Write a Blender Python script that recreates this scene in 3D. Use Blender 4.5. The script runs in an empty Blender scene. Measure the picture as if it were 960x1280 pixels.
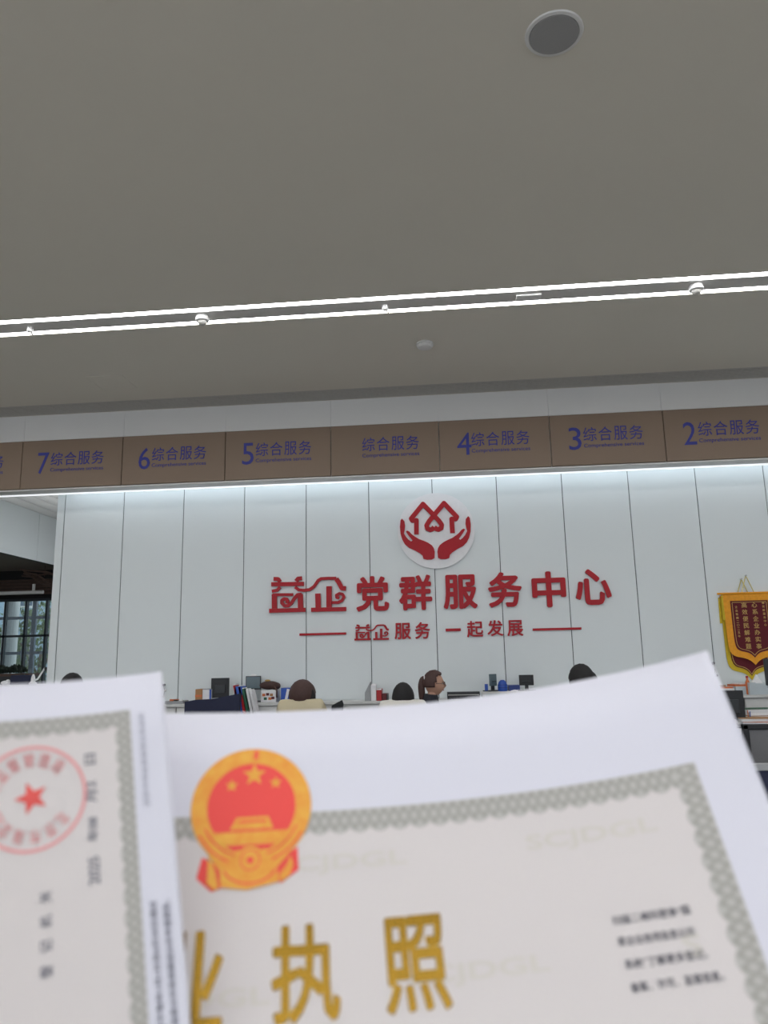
import bpy, bmesh, math, random
from mathutils import Vector, Matrix, Euler
from mathutils.geometry import tessellate_polygon
random.seed(7)
SC = bpy.context.scene
COL = SC.collection
PI = math.pi

# ------------------------------------------------------------------ camera, world, light, exposure
FPX = 955.0                       # focal length in pixels of the 960 x 1280 frame
YAW, PITCH, ROLL = 0.09092, 0.19605, -0.0208
CAM = Vector((0, 0, 1.40))
Fv = Vector((-math.sin(YAW) * math.cos(PITCH), math.cos(YAW) * math.cos(PITCH), math.sin(PITCH)))
R0 = Vector((math.cos(YAW), math.sin(YAW), 0))
U0 = R0.cross(Fv)
Rv = math.cos(ROLL) * R0 + math.sin(ROLL) * U0
Uv = -math.sin(ROLL) * R0 + math.cos(ROLL) * U0
CM = Matrix((Rv, Uv, -Fv)).transposed()
cd = bpy.data.cameras.new('camera')
cam = bpy.data.objects.new('camera', cd)
COL.objects.link(cam)
cam.matrix_world = Matrix.Translation(CAM) @ CM.to_4x4()
cd.sensor_fit = 'VERTICAL'
cd.sensor_height = 36
cd.lens = FPX / 1280 * 36
cd.clip_start = 0.01
cd.dof.use_dof = True
cd.dof.focus_distance = 9.0
cd.dof.aperture_fstop = 10.5
SC.camera = cam

W = bpy.data.worlds.new('overcast_sky')
SC.world = W
W.use_nodes = True
bg = W.node_tree.nodes['Background']
bg.inputs[0].default_value = (0.88, 0.93, 1.0, 1)
bg.inputs[1].default_value = 1.5
SC.view_settings.view_transform = 'Standard'
SC.view_settings.look = 'None'
SC.view_settings.exposure = 0.2
SC.view_settings.gamma = 1
SC.view_settings.use_curve_mapping = False
LED = 18.0                        # emission of the ceiling strip lights
COVE = 8.5                        # emission of the strip behind the header


def at(x, y, Y):                  # point seen at pixel (x, y) on the plane world-y = Y
    d = Rv * ((x - 480) / FPX) + Uv * ((640 - y) / FPX) + Fv
    return CAM + d * (Y / d.y)


def atz(x, y, Z):
    d = Rv * ((x - 480) / FPX) + Uv * ((640 - y) / FPX) + Fv
    return CAM + d * ((Z - CAM.z) / d.z)


# ------------------------------------------------------------------ materials
def lin(c):
    return tuple(((v / 255) / 12.92 if v / 255 <= .04045 else ((v / 255 + .055) / 1.055) ** 2.4) for v in c) + (1,)


MATS = {}


def mat(name, rgb, rough=.5, metal=0, var=.06, scale=20, bump=.0, coat=0, spec=.5):
    if name in MATS:
        return MATS[name]
    m = bpy.data.materials.new(name)
    m.use_nodes = True
    nt = m.node_tree
    b = nt.nodes['Principled BSDF']
    b.inputs['Roughness'].default_value = rough
    b.inputs['Metallic'].default_value = metal
    b.inputs['Coat Weight'].default_value = coat
    b.inputs['Specular IOR Level'].default_value = spec
    tc = nt.nodes.new('ShaderNodeTexCoord')
    n = nt.nodes.new('ShaderNodeTexNoise')
    n.inputs['Scale'].default_value = scale
    n.inputs['Detail'].default_value = 3
    nt.links.new(tc.outputs['Object'], n.inputs['Vector'])
    mx = nt.nodes.new('ShaderNodeMix')
    mx.data_type = 'RGBA'
    c = lin(rgb)
    mx.inputs['A'].default_value = tuple(v * (1 - var) for v in c[:3]) + (1,)
    mx.inputs['B'].default_value = tuple(min(1, v * (1 + var)) for v in c[:3]) + (1,)
    nt.links.new(n.outputs['Fac'], mx.inputs['Factor'])
    nt.links.new(mx.outputs['Result'], b.inputs['Base Color'])
    if bump:
        bp = nt.nodes.new('ShaderNodeBump')
        bp.inputs['Strength'].default_value = bump
        bp.inputs['Distance'].default_value = .01
        nt.links.new(n.outputs['Fac'], bp.inputs['Height'])
        nt.links.new(bp.outputs['Normal'], b.inputs['Normal'])
    MATS[name] = m
    return m


def emis(name, rgb, s):
    m = bpy.data.materials.new(name)
    m.use_nodes = True
    b = m.node_tree.nodes['Principled BSDF']
    b.inputs['Base Color'].default_value = (.8, .8, .8, 1)
    b.inputs['Emission Color'].default_value = lin(rgb)
    b.inputs['Emission Strength'].default_value = s
    MATS[name] = m
    return m


mat('ceiling_paint', (213, 209, 198), .8, var=.015, scale=1.5)
mat('dark_channel', (205, 203, 200), .6)
mat('wall_panel', (216, 222, 223), .33, var=.012, scale=.8, spec=.5)
mat('wall_gap', (70, 78, 80), .8)
mat('fascia_white', (218, 218, 217), .5, var=.02, scale=2)
mat('grille_metal', (182, 180, 175), .5, var=.12, scale=30)
mat('grille_back', (120, 118, 114), .8)
mat('hole_black', (20, 20, 20), .9)
mat('sign_brown', (133, 113, 95), .5, var=.03, scale=3, metal=.0)
mat('sign_blue', (46, 50, 140), .5)
mat('sign_edge', (70, 50, 38), .6)
mat('red_acrylic', (168, 12, 28), .38, var=.03, spec=.3)
mat('plaque_white', (226, 226, 228), .35)
mat('floor_tile', (142, 138, 132), .3, var=.04, scale=3)
mat('white_lacquer', (208, 208, 206), .4)
mat('grey_lacquer', (150, 152, 154), .45)
mat('black_plastic', (26, 27, 31), .45)
mat('dark_plastic', (45, 48, 52), .5)
mat('screen_grey', (92, 108, 114), .25)
mat('speaker_cloth', (150, 150, 150), .9, var=.05, scale=200)
mat('navy_cloth', (38, 42, 66), .85, bump=.2, scale=120)
mat('mesh_grey', (120, 120, 122), .9, scale=300, var=.3)
mat('steel', (170, 172, 175), .3, metal=.9)
mat('window_black', (24, 34, 42), .5)
mat('window_blue', (62, 88, 110), .5)
mat('wood_dark', (66, 48, 40), .7, var=.35, scale=14, bump=.4)
mat('black_soffit', (14, 14, 16), .9)
mat('brown_soffit', (98, 88, 82), .8)
mat('leaf_dark', (26, 40, 30), .7, var=.4)
mat('leaf_green', (84, 112, 62), .7, var=.5, scale=4)
mat('bark', (80, 66, 50), .9)
mat('blue_plastic', (34, 78, 170), .4)
mat('deep_blue', (30, 52, 120), .4)
mat('red_plastic', (170, 28, 34), .4)
mat('dark_red', (92, 26, 30), .5)
mat('green_card', (40, 92, 70), .6)
mat('white_card', (224, 224, 226), .6)
mat('orange_card', (204, 112, 66), .6, var=.2)
mat('kraft', (164, 122, 82), .8)
mat('beige_cloth', (196, 184, 154), .9, bump=.2, scale=90)
mat('white_cloth', (214, 210, 202), .9, bump=.2, scale=90)
mat('black_cloth', (28, 30, 38), .9, bump=.2, scale=90)
mat('grey_trousers', (60, 62, 70), .9)
mat('skin', (186, 144, 122), .6, var=.04)
mat('lips', (150, 80, 74), .5)
mat('eye_white', (220, 218, 214), .3)
mat('eye_dark', (30, 22, 18), .3)
mat('hair_black', (19, 16, 17), .7, var=.3, scale=60)
mat('hair_brown', (66, 42, 37), .65, var=.3, scale=60)
mat('clear_plastic', (190, 200, 204), .2)
mat('tissue', (240, 240, 240), .9)
mat('pennant_gold', (232, 156, 22), .6, var=.18, scale=30, bump=.3)
mat('pennant_yellow', (205, 176, 36), .7, var=.12, scale=30)
mat('pennant_maroon', (92, 18, 30), .85, var=.08, scale=40)
mat('thread_gold', (196, 160, 92), .6)
mat('cord_yellow', (206, 190, 110), .8)
mat('building_blue', (150, 172, 190), .6)
mat('window_dark', (70, 90, 110), .2)
mat('grass', (86, 110, 70), .95, var=.3, scale=2)
mat('paper_white', (215, 214, 224), .75, var=.008, scale=12)
mat('print_beige', (212, 205, 203), .75, var=.008, scale=12)
mat('ink_grey', (112, 112, 124), .8)
mat('ink_light', (168, 168, 178), .8)
mat('ink_black', (72, 72, 84), .8)
mat('ink_water', (208, 202, 194), .8)
mat('ink_red', (226, 92, 86), .8)
mat('ink_pink', (231, 156, 156), .8)
mat('emblem_red', (236, 72, 66), .5)
mat('gold_foil', (152, 118, 42), .26, metal=.95, var=.02, scale=150)


def gold_print():                 # wheat-ear relief of the emblem, gold broken by orange
    m = mat('emblem_gold', (226, 160, 66), .45, metal=.35, var=.1, scale=200)
    nt = m.node_tree
    mx = [n for n in nt.nodes if n.type == 'MIX'][0]
    mx.inputs['A'].default_value = lin((226, 132, 52))
    mx.inputs['B'].default_value = lin((232, 186, 78))
    return m


gold_print()
emis('led_white', (250, 252, 255), LED)
emis('cove_white', (235, 246, 255), COVE)
emis('fill_globe_white', (248, 250, 252), 14.0)  # glow of the added fill globes in the far room
emis('edge_white', (240, 244, 250), .75)


def border_mat():
    m = bpy.data.materials.new('guilloche')
    m.use_nodes = True
    nt = m.node_tree
    L = nt.links.new
    b = nt.nodes['Principled BSDF']
    b.inputs['Roughness'].default_value = .8
    uv = nt.nodes.new('ShaderNodeUVMap')
    sp = nt.nodes.new('ShaderNodeSeparateXYZ')
    L(uv.outputs[0], sp.inputs[0])

    def mth(op, a, bb=None):
        n = nt.nodes.new('ShaderNodeMath')
        n.operation = op
        for i, v in enumerate((a, bb)):
            if v is None:
                continue
            if isinstance(v, (int, float)):
                n.inputs[i].default_value = v
            else:
                L(v, n.inputs[i])
        return n.outputs[0]
    # two crossing sine ribbons
    s1 = mth('SINE', mth('MULTIPLY', sp.outputs[0], 2 * PI))
    w = mth('MULTIPLY', s1, .3)
    d1 = mth('ABSOLUTE', mth('SUBTRACT', mth('SUBTRACT', sp.outputs[1], .45), w))
    d2 = mth('ABSOLUTE', mth('ADD', mth('SUBTRACT', sp.outputs[1], .45), w))
    mn = mth('MINIMUM', d1, d2)
    r = nt.nodes.new('ShaderNodeValToRGB')
    r.color_ramp.elements[0].position = .04
    r.color_ramp.elements[0].color = lin((160, 157, 150))
    r.color_ramp.elements[1].position = .2
    r.color_ramp.elements[1].color = lin((183, 181, 176))
    L(mn, r.inputs[0])
    L(r.outputs[0], b.inputs['Base Color'])
    MATS['guilloche'] = m


border_mat()


def glass_mat():
    m = bpy.data.materials.new('window_glass')
    m.use_nodes = True
    nt = m.node_tree
    nt.nodes.remove(nt.nodes['Principled BSDF'])
    o = nt.nodes['Material Output']
    t = nt.nodes.new('ShaderNodeBsdfTransparent')
    t.inputs[0].default_value = (.82, .9, .93, 1)
    g = nt.nodes.new('ShaderNodeBsdfGlossy')
    g.inputs['Roughness'].default_value = .05
    mx = nt.nodes.new('ShaderNodeMixShader')
    mx.inputs[0].default_value = .1
    nt.links.new(t.outputs[0], mx.inputs[1])
    nt.links.new(g.outputs[0], mx.inputs[2])
    nt.links.new(mx.outputs[0], o.inputs[0])
    MATS['window_glass'] = m


glass_mat()


# ------------------------------------------------------------------ object helpers
def tag(o, label=None, cat=None, group=None, kind=None):
    if label: o['label'] = label
    if cat: o['category'] = cat
    if group: o['group'] = group
    if kind: o['kind'] = kind
    return o


def thing(name, label, cat, loc=(0, 0, 0), group=None, rz=0):
    o = bpy.data.objects.new(name, None)
    o.empty_display_size = .1
    COL.objects.link(o)
    o.location = loc
    o.rotation_euler = (0, 0, rz)
    return tag(o, label, cat, group)


def link(name, me, material, parent=None, label=None):
    if material:
        me.materials.append(MATS[material])
    o = bpy.data.objects.new(name, me)
    COL.objects.link(o)
    if parent:
        o.parent = parent
    if label:
        o['label'] = label
    return o


def copy_tree(o, parent=None):
    c = o.copy()
    COL.objects.link(c)
    c.parent = parent
    for ch in list(o.children):
        copy_tree(ch, c)
    return c


class MB:
    def __init__(s):
        s.b = bmesh.new()

    def box(s, x0, x1, y0, y1, z0, z1, bev=0, rot=None, org=(0, 0, 0)):
        r = bmesh.ops.create_cube(s.b, size=1)
        vs = r['verts']
        bmesh.ops.scale(s.b, vec=(x1 - x0, y1 - y0, z1 - z0), verts=vs)
        bmesh.ops.translate(s.b, vec=((x0 + x1) / 2, (y0 + y1) / 2, (z0 + z1) / 2), verts=vs)
        if bev:
            es = list({e for v in vs for e in v.link_edges})
            rr = bmesh.ops.bevel(s.b, geom=es, offset=bev, segments=2, affect='EDGES', profile=.5)
            vs = list({v for f in rr['faces'] for v in f.verts} | {v for v in vs if v.is_valid})
        if rot:
            bmesh.ops.rotate(s.b, cent=org, matrix=Euler(rot).to_matrix(), verts=vs)
        return s

    def cyl(s, p0, p1, r0, r1=None, n=16):
        r1 = r0 if r1 is None else r1
        p0, p1 = Vector(p0), Vector(p1)
        d = p1 - p0
        r = bmesh.ops.create_cone(s.b, cap_ends=True, segments=n, radius1=r0, radius2=r1, depth=d.length)
        m = d.to_track_quat('Z', 'Y').to_matrix().to_4x4()
        bmesh.ops.transform(s.b, matrix=Matrix.Translation((p0 + p1) / 2) @ m, verts=r['verts'])
        return s

    def tube(s, pts, r, n=8):
        for a, b in zip(pts, pts[1:]):
            s.cyl(a, b, r, n=n)
        for p in pts[1:-1]:
            s.sph(p, (r, r, r), n, 6)
        return s

    def sph(s, c, r, u=16, v=10):
        q = bmesh.ops.create_uvsphere(s.b, u_segments=u, v_segments=v, radius=1)
        bmesh.ops.scale(s.b, vec=r, verts=q['verts'])
        bmesh.ops.translate(s.b, vec=c, verts=q['verts'])
        return s

    def prism(s, pts, y0, y1):   # pts in (x, z), extruded along y
        a = [s.b.verts.new((x, y0, z)) for x, z in pts]
        b = [s.b.verts.new((x, y1, z)) for x, z in pts]
        s.b.faces.new(a)
        s.b.faces.new(b[::-1])
        n = len(a)
        for i in range(n):
            s.b.faces.new((a[i], b[i], b[(i + 1) % n], a[(i + 1) % n]))
        return s

    def lathe(s, prof, n=24, c=(0, 0, 0), axis='z'):
        rings = []
        for r, z in prof:
            rings.append([s.b.verts.new((c[0] + r * math.cos(2 * PI * i / n), c[1] + r * math.sin(2 * PI * i / n), c[2] + z)) for i in range(n)])
        for a, b in zip(rings, rings[1:]):
            for i in range(n):
                s.b.faces.new((a[i], a[(i + 1) % n], b[(i + 1) % n], b[i]))
        s.b.faces.new(rings[0][::-1])
        s.b.faces.new(rings[-1])
        return s

    def build(s, name, material, parent=None, label=None, smooth=False):
        bmesh.ops.recalc_face_normals(s.b, faces=s.b.faces)
        me = bpy.data.meshes.new(name)
        s.b.to_mesh(me)
        s.b.free()
        if smooth:
            for p in me.polygons: p.use_smooth = True
        return link(name, me, material, parent, label)


def ST(name, mb, m, parent=None, label=None):
    o = mb.build(name, m, parent)
    if not parent:
        o['kind'] = 'structure'
    if label: o['label'] = label
    return o


TXT = {}


def text_mesh(s, bold=.0, extrude=0.0):
    """flat or extruded outline of a string as (verts, faces), its box normalised by the caller"""
    k = (s, bold, extrude)
    if k in TXT:
        return TXT[k]
    cu = bpy.data.curves.new('lettering', 'FONT')
    cu.body = s
    cu.size = 1
    cu.extrude = extrude
    cu.resolution_u = 3
    ob = bpy.data.objects.new('lettering', cu)
    COL.objects.link(ob)
    dg = bpy.context.evaluated_depsgraph_get()
    dg.update()
    ev = ob.evaluated_get(dg)
    me = ev.to_mesh()
    vs = [v.co.copy() for v in me.vertices]
    fs = [tuple(p.vertices) for p in me.polygons]
    if bold:
        n0, f0, v0 = len(vs), list(fs), list(vs)
        sh = [(1, 0), (-1, 0), (0, 1), (0, -1), (.7, .7), (-.7, .7), (.7, -.7), (-.7, -.7)]
        for i, (dx, dy) in enumerate(sh, 1):
            for v in v0:
                vs.append(Vector((v.x + dx * bold, v.y + dy * bold, v.z * (1 + .02 * i) if extrude else i * 1.2e-5)))
            fs += [tuple(q + n0 * i for q in f) for f in f0]
    ev.to_mesh_clear()
    bpy.data.objects.remove(ob)
    bpy.data.curves.remove(cu)
    TXT[k] = (vs, fs)
    return TXT[k]


def bounds(vs):
    return min(v.x for v in vs), max(v.x for v in vs), min(v.y for v in vs), max(v.y for v in vs)


def wall_text(s, x0, x1, z0, z1, y, depth, m, name, parent=None, label=None, bold=.02):
    """string filling the box on a plane facing -y; origin at its lower left"""
    vs, fs = text_mesh(s, bold, .5 if depth > 0 else 0)
    a, b, c, d = bounds(vs)
    me = bpy.data.meshes.new(name)
    out = [((v.x - a) / (b - a) * (x1 - x0), -v.z * depth, (v.y - c) / max(d - c, 1e-4) * (z1 - z0)) for v in vs]
    me.from_pydata(out, [], fs)
    me.update()
    o = link(name, me, m, parent, label)
    o.location = (x0, y, z0)
    return o


def fix(me):
    bm = bmesh.new()
    bm.from_mesh(me)
    bmesh.ops.remove_doubles(bm, verts=bm.verts, dist=1e-6)
    bmesh.ops.recalc_face_normals(bm, faces=bm.faces)
    bm.to_mesh(me)
    bm.free()


def stroke(mb, pts, w, y0, y1, joint=True):
    """flat ribbon along (x, z) points, with round joints"""
    for (ax, az), (bx, bz) in zip(pts, pts[1:]):
        dx, dz = bx - ax, bz - az
        L = math.hypot(dx, dz) or 1e-6
        nx, nz = -dz / L * w / 2, dx / L * w / 2
        y0 -= .00004
        mb.prism([(ax + nx, az + nz), (bx + nx, bz + nz), (bx - nx, bz - nz), (ax - nx, az - nz)], y0, y1)
    if joint:
        for x, z in pts[1:-1]:
            y0 -= .00004
            mb.prism([(x + w / 2 * math.cos(k * PI / 6), z + w / 2 * math.sin(k * PI / 6)) for k in range(12)], y0, y1)


# ================================================================== SETTING
HC = 4.604      # ceiling height
YW = 9.36       # face of the panelled wall
XL = -5.14      # its left end
# floor
ST('floor', MB().box(-13, 9, -6, 15, -.12, 0), 'floor_tile')
# ceiling in slabs that leave a slot for each pair of strip lights
slots = [(6.27, 6.60), (1.97, 2.30), (-1.03, -.70), (-4.03, -3.70)]
cb = MB()
prev = 8.52
for a, b in slots:
    cb.box(-13, 9, b, prev, HC, HC + .15)
    prev = a
cb.box(-13, 9, -6, prev, HC, HC + .15)
cb.box(-13, 9, 8.87, 9.12, HC, HC + .15)
cb.box(-13, 9, -6, 9.12, HC + .15, HC + .2)
ceiling = ST('ceiling', cb, 'ceiling_paint')
# header in front of the panelled wall: fascia panels above, brown boards below, light lip behind
ZT, ZB, YS = 4.260, 3.640, 8.87
ST('wall_header', MB().box(-13, 9, 8.905, 9.09, 3.62, HC).box(-13, 9, 8.88, 9.09, 3.618, 3.632), 'fascia_white')
hd = bpy.data.objects['wall_header']
x = -0.127
for k in range(-9, 7):
    xa = -0.127 + 1.3155 * k
    MB().box(xa + .0012, xa + 1.3155 - .0012, 8.885, 8.905, ZT + .006, HC - .002).build('panel', 'fascia_white', hd)
MB().box(-13, 9, 9.09, 9.117, 3.605, 3.622).build('light_strip', 'edge_white', hd)
# cove light on the back of the header, washing the panelled wall
cl = MB().box(-5.0, 9, 9.10, 9.14, 3.86, 3.93).build('cove_light', 'cove_white', hd)
ST('trim_1', MB().box(-13, 9, 9.09, 9.12, 3.63, HC), 'fascia_white')
ST('trim_3', MB().box(XL, 9, 9.12, 9.36, 4.5, 4.56), 'fascia_white')
# return air grille in the ceiling in front of the header
gr = thing('ceiling_air_grille', 'long narrow perforated grey air grille where the ceiling meets the header', 'air grille', (-2, 8.695, HC))
MB().box(-11, 11, -.175, .175, .02, .03).build('backing', 'grille_back', gr)
fr = MB()
for s in (-1, 1):
    fr.box(-11, 11, s * .165 - .01, s * .165 + .01, 0, .02)
fr.build('frame', 'grille_metal', gr)
for i in range(9):
    y = -.14 + i * .035
    MB().box(-11, 11, y - .010, y + .010, 0.002, .014).build('slat', 'grille_metal', gr)
cr = MB()
for i in range(290):
    cr.box(-11 + i * .076, -11 + i * .076 + .03, -.16, .16, .006, .012)
o = cr.build('cross_bars', 'grille_metal', gr)
o['kind'] = 'stuff'

# panelled wall: backing plus one panel per bay
wb = ST('wall_back', MB().box(XL, 9, YW + .012, YW + .10, 0, 4.56), 'wall_gap')
MB().box(XL, -5.048, YW - .002, YW + .012, 0, 4.5).build('edge_panel', 'wall_panel', wb)
for i in range(18):
    xa = -5.043 + .8 * i
    MB().box(xa + .0045, min(xa + .8, 9) - .0045, YW, YW + .012, 0, 4.5, bev=.0015).build('panel', 'wall_panel', wb)
MB().box(XL - .006, XL, YW - .002, YW + .10, 0, 4.56).build('edge_cap', 'wall_panel', wb)
# side walls and the glazed front behind the camera
ST('wall_right', MB().box(9, 9.15, -6, 15, 0, HC + .2), 'fascia_white')
ST('wall_left', MB().box(-13.15, -13, -6, 15, 0, HC + .2), 'fascia_white')
fb = MB()
for i in range(12):
    fb.box(-13 + i * 2 - .04, -13 + i * 2 + .04, -6.1, -6, 0, HC)
fb.box(-13, 9, -6.1, -6, 0, .15).box(-13, 9, -6.1, -6, HC - .3, HC + .2).box(-13, 9, -6.1, -6, 2.4, 2.48)
ST('window_1', fb, 'window_black')

# room beyond the left end of the wall
ST('ceiling_beyond', MB().box(-13, XL + .8, 9.12, 14.5, 4.42, 4.6), 'fascia_white')
XF = -7.5
rb = ST('wall_bulkhead', MB().box(XF - .08, XF - .012, 9.12, 14.3, 3.35, 4.42), 'wall_gap')
for i in range(4):
    ya = 9.2 + i * 1.28
    MB().box(XF - .012, XF, ya + .004, ya + 1.276, 3.35, 4.42).build('panel', 'wall_panel', rb)
ST('ceiling_low', MB().box(-13, XF - .08, 9.12, 14.3, 3.35, 3.42), 'brown_soffit')
ST('trim_2', MB().box(-13, 2, 14.30, 14.36, 3.18, 4.5), 'black_soffit')
bw = ST('wall_lintel', MB().box(-13, 2, 14.42, 14.5, 2.80, 4.5), 'black_soffit')
for i in range(7):
    z = 2.88 + i * .064
    MB().box(-13, 2, 14.385 - random.random() * .02, 14.42, z + .004, z + .058, bev=.004).build('board', 'wood_dark', bw)
# round white tubular baffles under that ceiling
for i in range(8):
    xb = XF + .16 + i * .30
    if xb > XL + .1:
        break
    t = MB().cyl((0, 0, 0), (0, 4.9, 0), .10, n=24).build('ceiling_tube', 'fascia_white', smooth=False)
    for p in t.data.polygons: p.use_smooth = len(p.vertices) == 4
    t.location = (xb, 9.30, 4.27)
    tag(t, 'long round white ceiling tube beyond the panelled wall, %s' % ('lowest in view, touching the bulkhead', 'second from the bulkhead', 'third from the bulkhead', 'fourth from the bulkhead', 'fifth from the bulkhead', 'sixth from the bulkhead', 'seventh from the bulkhead', 'last')[i], 'ceiling tube', 'white ceiling tubes beyond the wall')

for i in range(3):  # added glowing globes, hidden by the wall, to brighten the room beyond
    t = thing('added_fill_globe', 'white globe pendant of the room beyond, behind the panelled wall, %s' % ('nearest', 'middle one', 'farthest')[i], 'ceiling light', (-5.68, 11.0 + i * 1.25, 3.45), 'globe pendants of the far room')
    MB().sph((0, 0, 0), (.16, .16, .16), 24, 14).build('globe', 'fill_globe_white', t, smooth=True)
    MB().cyl((0, 0, .15), (0, 0, .97), .008, n=8).cyl((0, 0, .14), (0, 0, .2), .04, n=14).build('stem', 'steel', t)
# window wall at the far end, with a second outer frame and what stands outside
w2 = ST('window_2', MB().box(-13, 2, 14.42, 14.5, 0, .12).box(-13, 2, 14.42, 14.5, 2.76, 2.81), 'window_black')
x5 = at(5, 795, 14.45).x
step = at(57, 795, 14.45).x - at(31, 795, 14.45).x
zb = at(30, 795, 14.45).z
for k in range(-14, 30):
    xx = x5 + k * step
    if xx > 1.9: break
    MB().box(xx - .022, xx + .022, 14.42, 14.5, .12, 2.76).build('mullion', 'window_black', w2)
    MB().box(xx + .022, xx + step - .022, 14.455, 14.462, .12, zb - .02).build('pane', 'window_glass', w2)
    MB().box(xx + .022, xx + step - .022, 14.455, 14.462, zb + .02, 2.76).build('pane', 'window_glass', w2)
MB().box(-13, 2, 14.42, 14.5, zb - .02, zb + .02).build('transom', 'window_black', w2)
w3 = ST('window_3', MB().box(-13, 2, 15.4, 15.46, 3.3, 3.36), 'window_blue')
x42 = at(41, 790, 15.4).x
for k in range(-7, 12):
    MB().box(x42 + k * 1.0 - .045, x42 + k * 1.0 + .045, 15.4, 15.46, 0, 3.3).build('mullion', 'window_blue', w3)
for yy in (772, 816):
    z = at(42, yy, 15.4).z
    MB().box(-13, 2, 15.41, 15.45, z - .03, z + .03).build('transom', 'window_blue', w3)
col = MB().cyl((0, 0, 0), (0, 0, 3.3), .16, n=20).box(-.22, .22, -.22, .22, 0, .12)
o = col.build('column', 'white_lacquer')
p = at(12, 800, 15.9)
o.location = (p.x, 15.9, 0)
tag(o, 'pale round column standing outside the gridded window at far left', 'column')
rl = MB().cyl((-3, 0, 0), (0, 0, 0), .035, n=12)
for q in (-2.6, -1.3, -.2):
    rl.box(q - .02, q + .02, -.02, .02, .0, .16)
o = rl.build('blind_roller', 'white_lacquer')
p = at(54, 740, 14.2)
o.location = (p.x, 14.2, p.z)
tag(o, 'thin pale roller bar across the top of the gridded window', 'blind')
ST('ground_outside', MB().box(-40, 14, 15, 45, -.14, -.02), 'grass')


def tree(x, y, h, r, label, seed):
    t = thing('tree', label, 'tree', (x, y, -.02))
    rnd = random.Random(seed)
    MB().cyl((0, 0, 0), (.05, 0, h * .6), .09, .05, 10).cyl((.05, 0, h * .45), (.5, .1, h * .75), .04, .02, 8).cyl((.03, 0, h * .4), (-.5, -.1, h * .7), .04, .02, 8).build('trunk', 'bark', t)
    b = bmesh.new()
    for i in range(2600):
        while True:
            q = Vector([rnd.uniform(-1, 1) for _ in range(3)])
            if .35 < q.length < 1: break
        c = Vector((q.x * r, q.y * r, h * .62 + q.z * h * .42))
        s = rnd.uniform(.04, .09)
        e = Euler([rnd.uniform(0, 6) for _ in range(3)]).to_matrix()
        vs = [b.verts.new(c + e @ Vector(v)) for v in ((-s, 0, 0), (0, -s * .5, 0), (s, 0, s * .3), (0, s * .5, 0))]
        b.faces.new(vs)
    me = bpy.data.meshes.new('foliage')
    b.to_mesh(me)
    b.free()
    o = link('foliage', me, 'leaf_green', t)
    o['kind'] = 'stuff'
    return t


for (xx, yy, h, r, lab) in ((-10.4, 18.5, 3.1, 1.3, 'green leafy tree outside the gridded window, seen beside the panelled wall'),
                            (-12.9, 19.5, 2.7, 1.2, 'green leafy tree outside the gridded window, behind the pale column')):
    tree(xx, yy, h, r, lab, int(xx * 10))
b = thing('building', 'pale blue building seen through the upper panes of the far window', 'building', (-19, 34, -.02))
MB().box(-9, 12, 0, 8, 0, 14).build('wall', 'building_blue', b)
for i in range(9):
    for j in range(4):
        f = MB().box(-8.4 + i * 2.2, -7.1 + i * 2.2, -.05, .02, 1.2 + j * 3.1, 2.9 + j * 3.1).build('window', 'white_lacquer', b)
        MB().box(-8.3 + i * 2.2, -7.2 + i * 2.2, -.07, -.05, 1.3 + j * 3.1, 2.8 + j * 3.1).build('pane', 'window_dark', f)
# twisted driftwood piece hanging before the lintel
p = at(52, 720, 13.6)
dw = MB()
for k in range(6):
    a = Vector((-.5 + random.random() * .3, random.random() * .2, -.05 + random.random() * .3))
    c = Vector((.1 + random.random() * .5, random.random() * .2, -.25 + random.random() * .3))
    m_ = (a + c) / 2 + Vector((0, 0, random.uniform(-.08, .08)))
    dw.tube([a, m_, c], .018, 6)
dw.cyl((0, .1, 0), (0, .1, 4.42 - p.z), .004, n=6)
o = dw.build('driftwood_hanging', 'wood_dark')
o.location = (p.x, 13.6, p.z)
tag(o, 'dark brown tangle of branches hanging above the far window', 'hanging decoration')

# ================================================================== CEILING FITTINGS
labs = ['long double strip of white light in a ceiling slot before the counter signs', None, None, None]
first = None
for i, (a, b) in enumerate(slots):
    if i == 0:
        t = thing('strip_light', labs[0], 'ceiling light', (-2, (a + b) / 2, HC))
        hw = (b - a) / 2
        MB().box(-11, 11, -hw + .002, hw - .002, .10, .11).build('housing', 'dark_channel', t)
        for s in (-1, 1):
            MB().box(-11, 11, s * .127 - .028, s * .127 + .028, .006, .03).build('light_strip', 'led_white', t)
        MB().box(-11, 11, -.096, .096, .0, .02).build('centre_plate', 'dark_channel', t)
        first = t
    else:
        t = copy_tree(first)
        t.location = (-2, (a + b) / 2, HC)
        t['label'] = 'long double strip of white light over the visitors, %s row back from the counter signs' % ('second', 'third', 'fourth')[i - 1]
        t['group'] = 'strip lights behind the viewer'

p = atz(692.5, 42, HC)
t = thing('ceiling_speaker', 'round dark grey loudspeaker grille in the ceiling at the upper right', 'loudspeaker', (p.x, p.y, HC))
MB().lathe([(.125, -.002), (.130, -.010), (.147, -.008), (.151, 0)], 40).build('rim', 'fascia_white', t)
MB().lathe([(.001, -.0125), (.126, -.0125), (.127, -.004)], 40).build('grille', 'speaker_cloth', t)
p = atz(531, 429, HC)
t = thing('smoke_detector', 'white round smoke detector on the ceiling between strip light and air grille', 'smoke detector', (p.x, p.y, HC))
MB().lathe([(.085, 0), (.09, -.015), (.075, -.02)], 28).build('base', 'fascia_white', t)
MB().lathe([(.078, -.02), (.085, -.03), (.07, -.05), (.02, -.058)], 28).build('cover', 'fascia_white', t)


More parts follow.
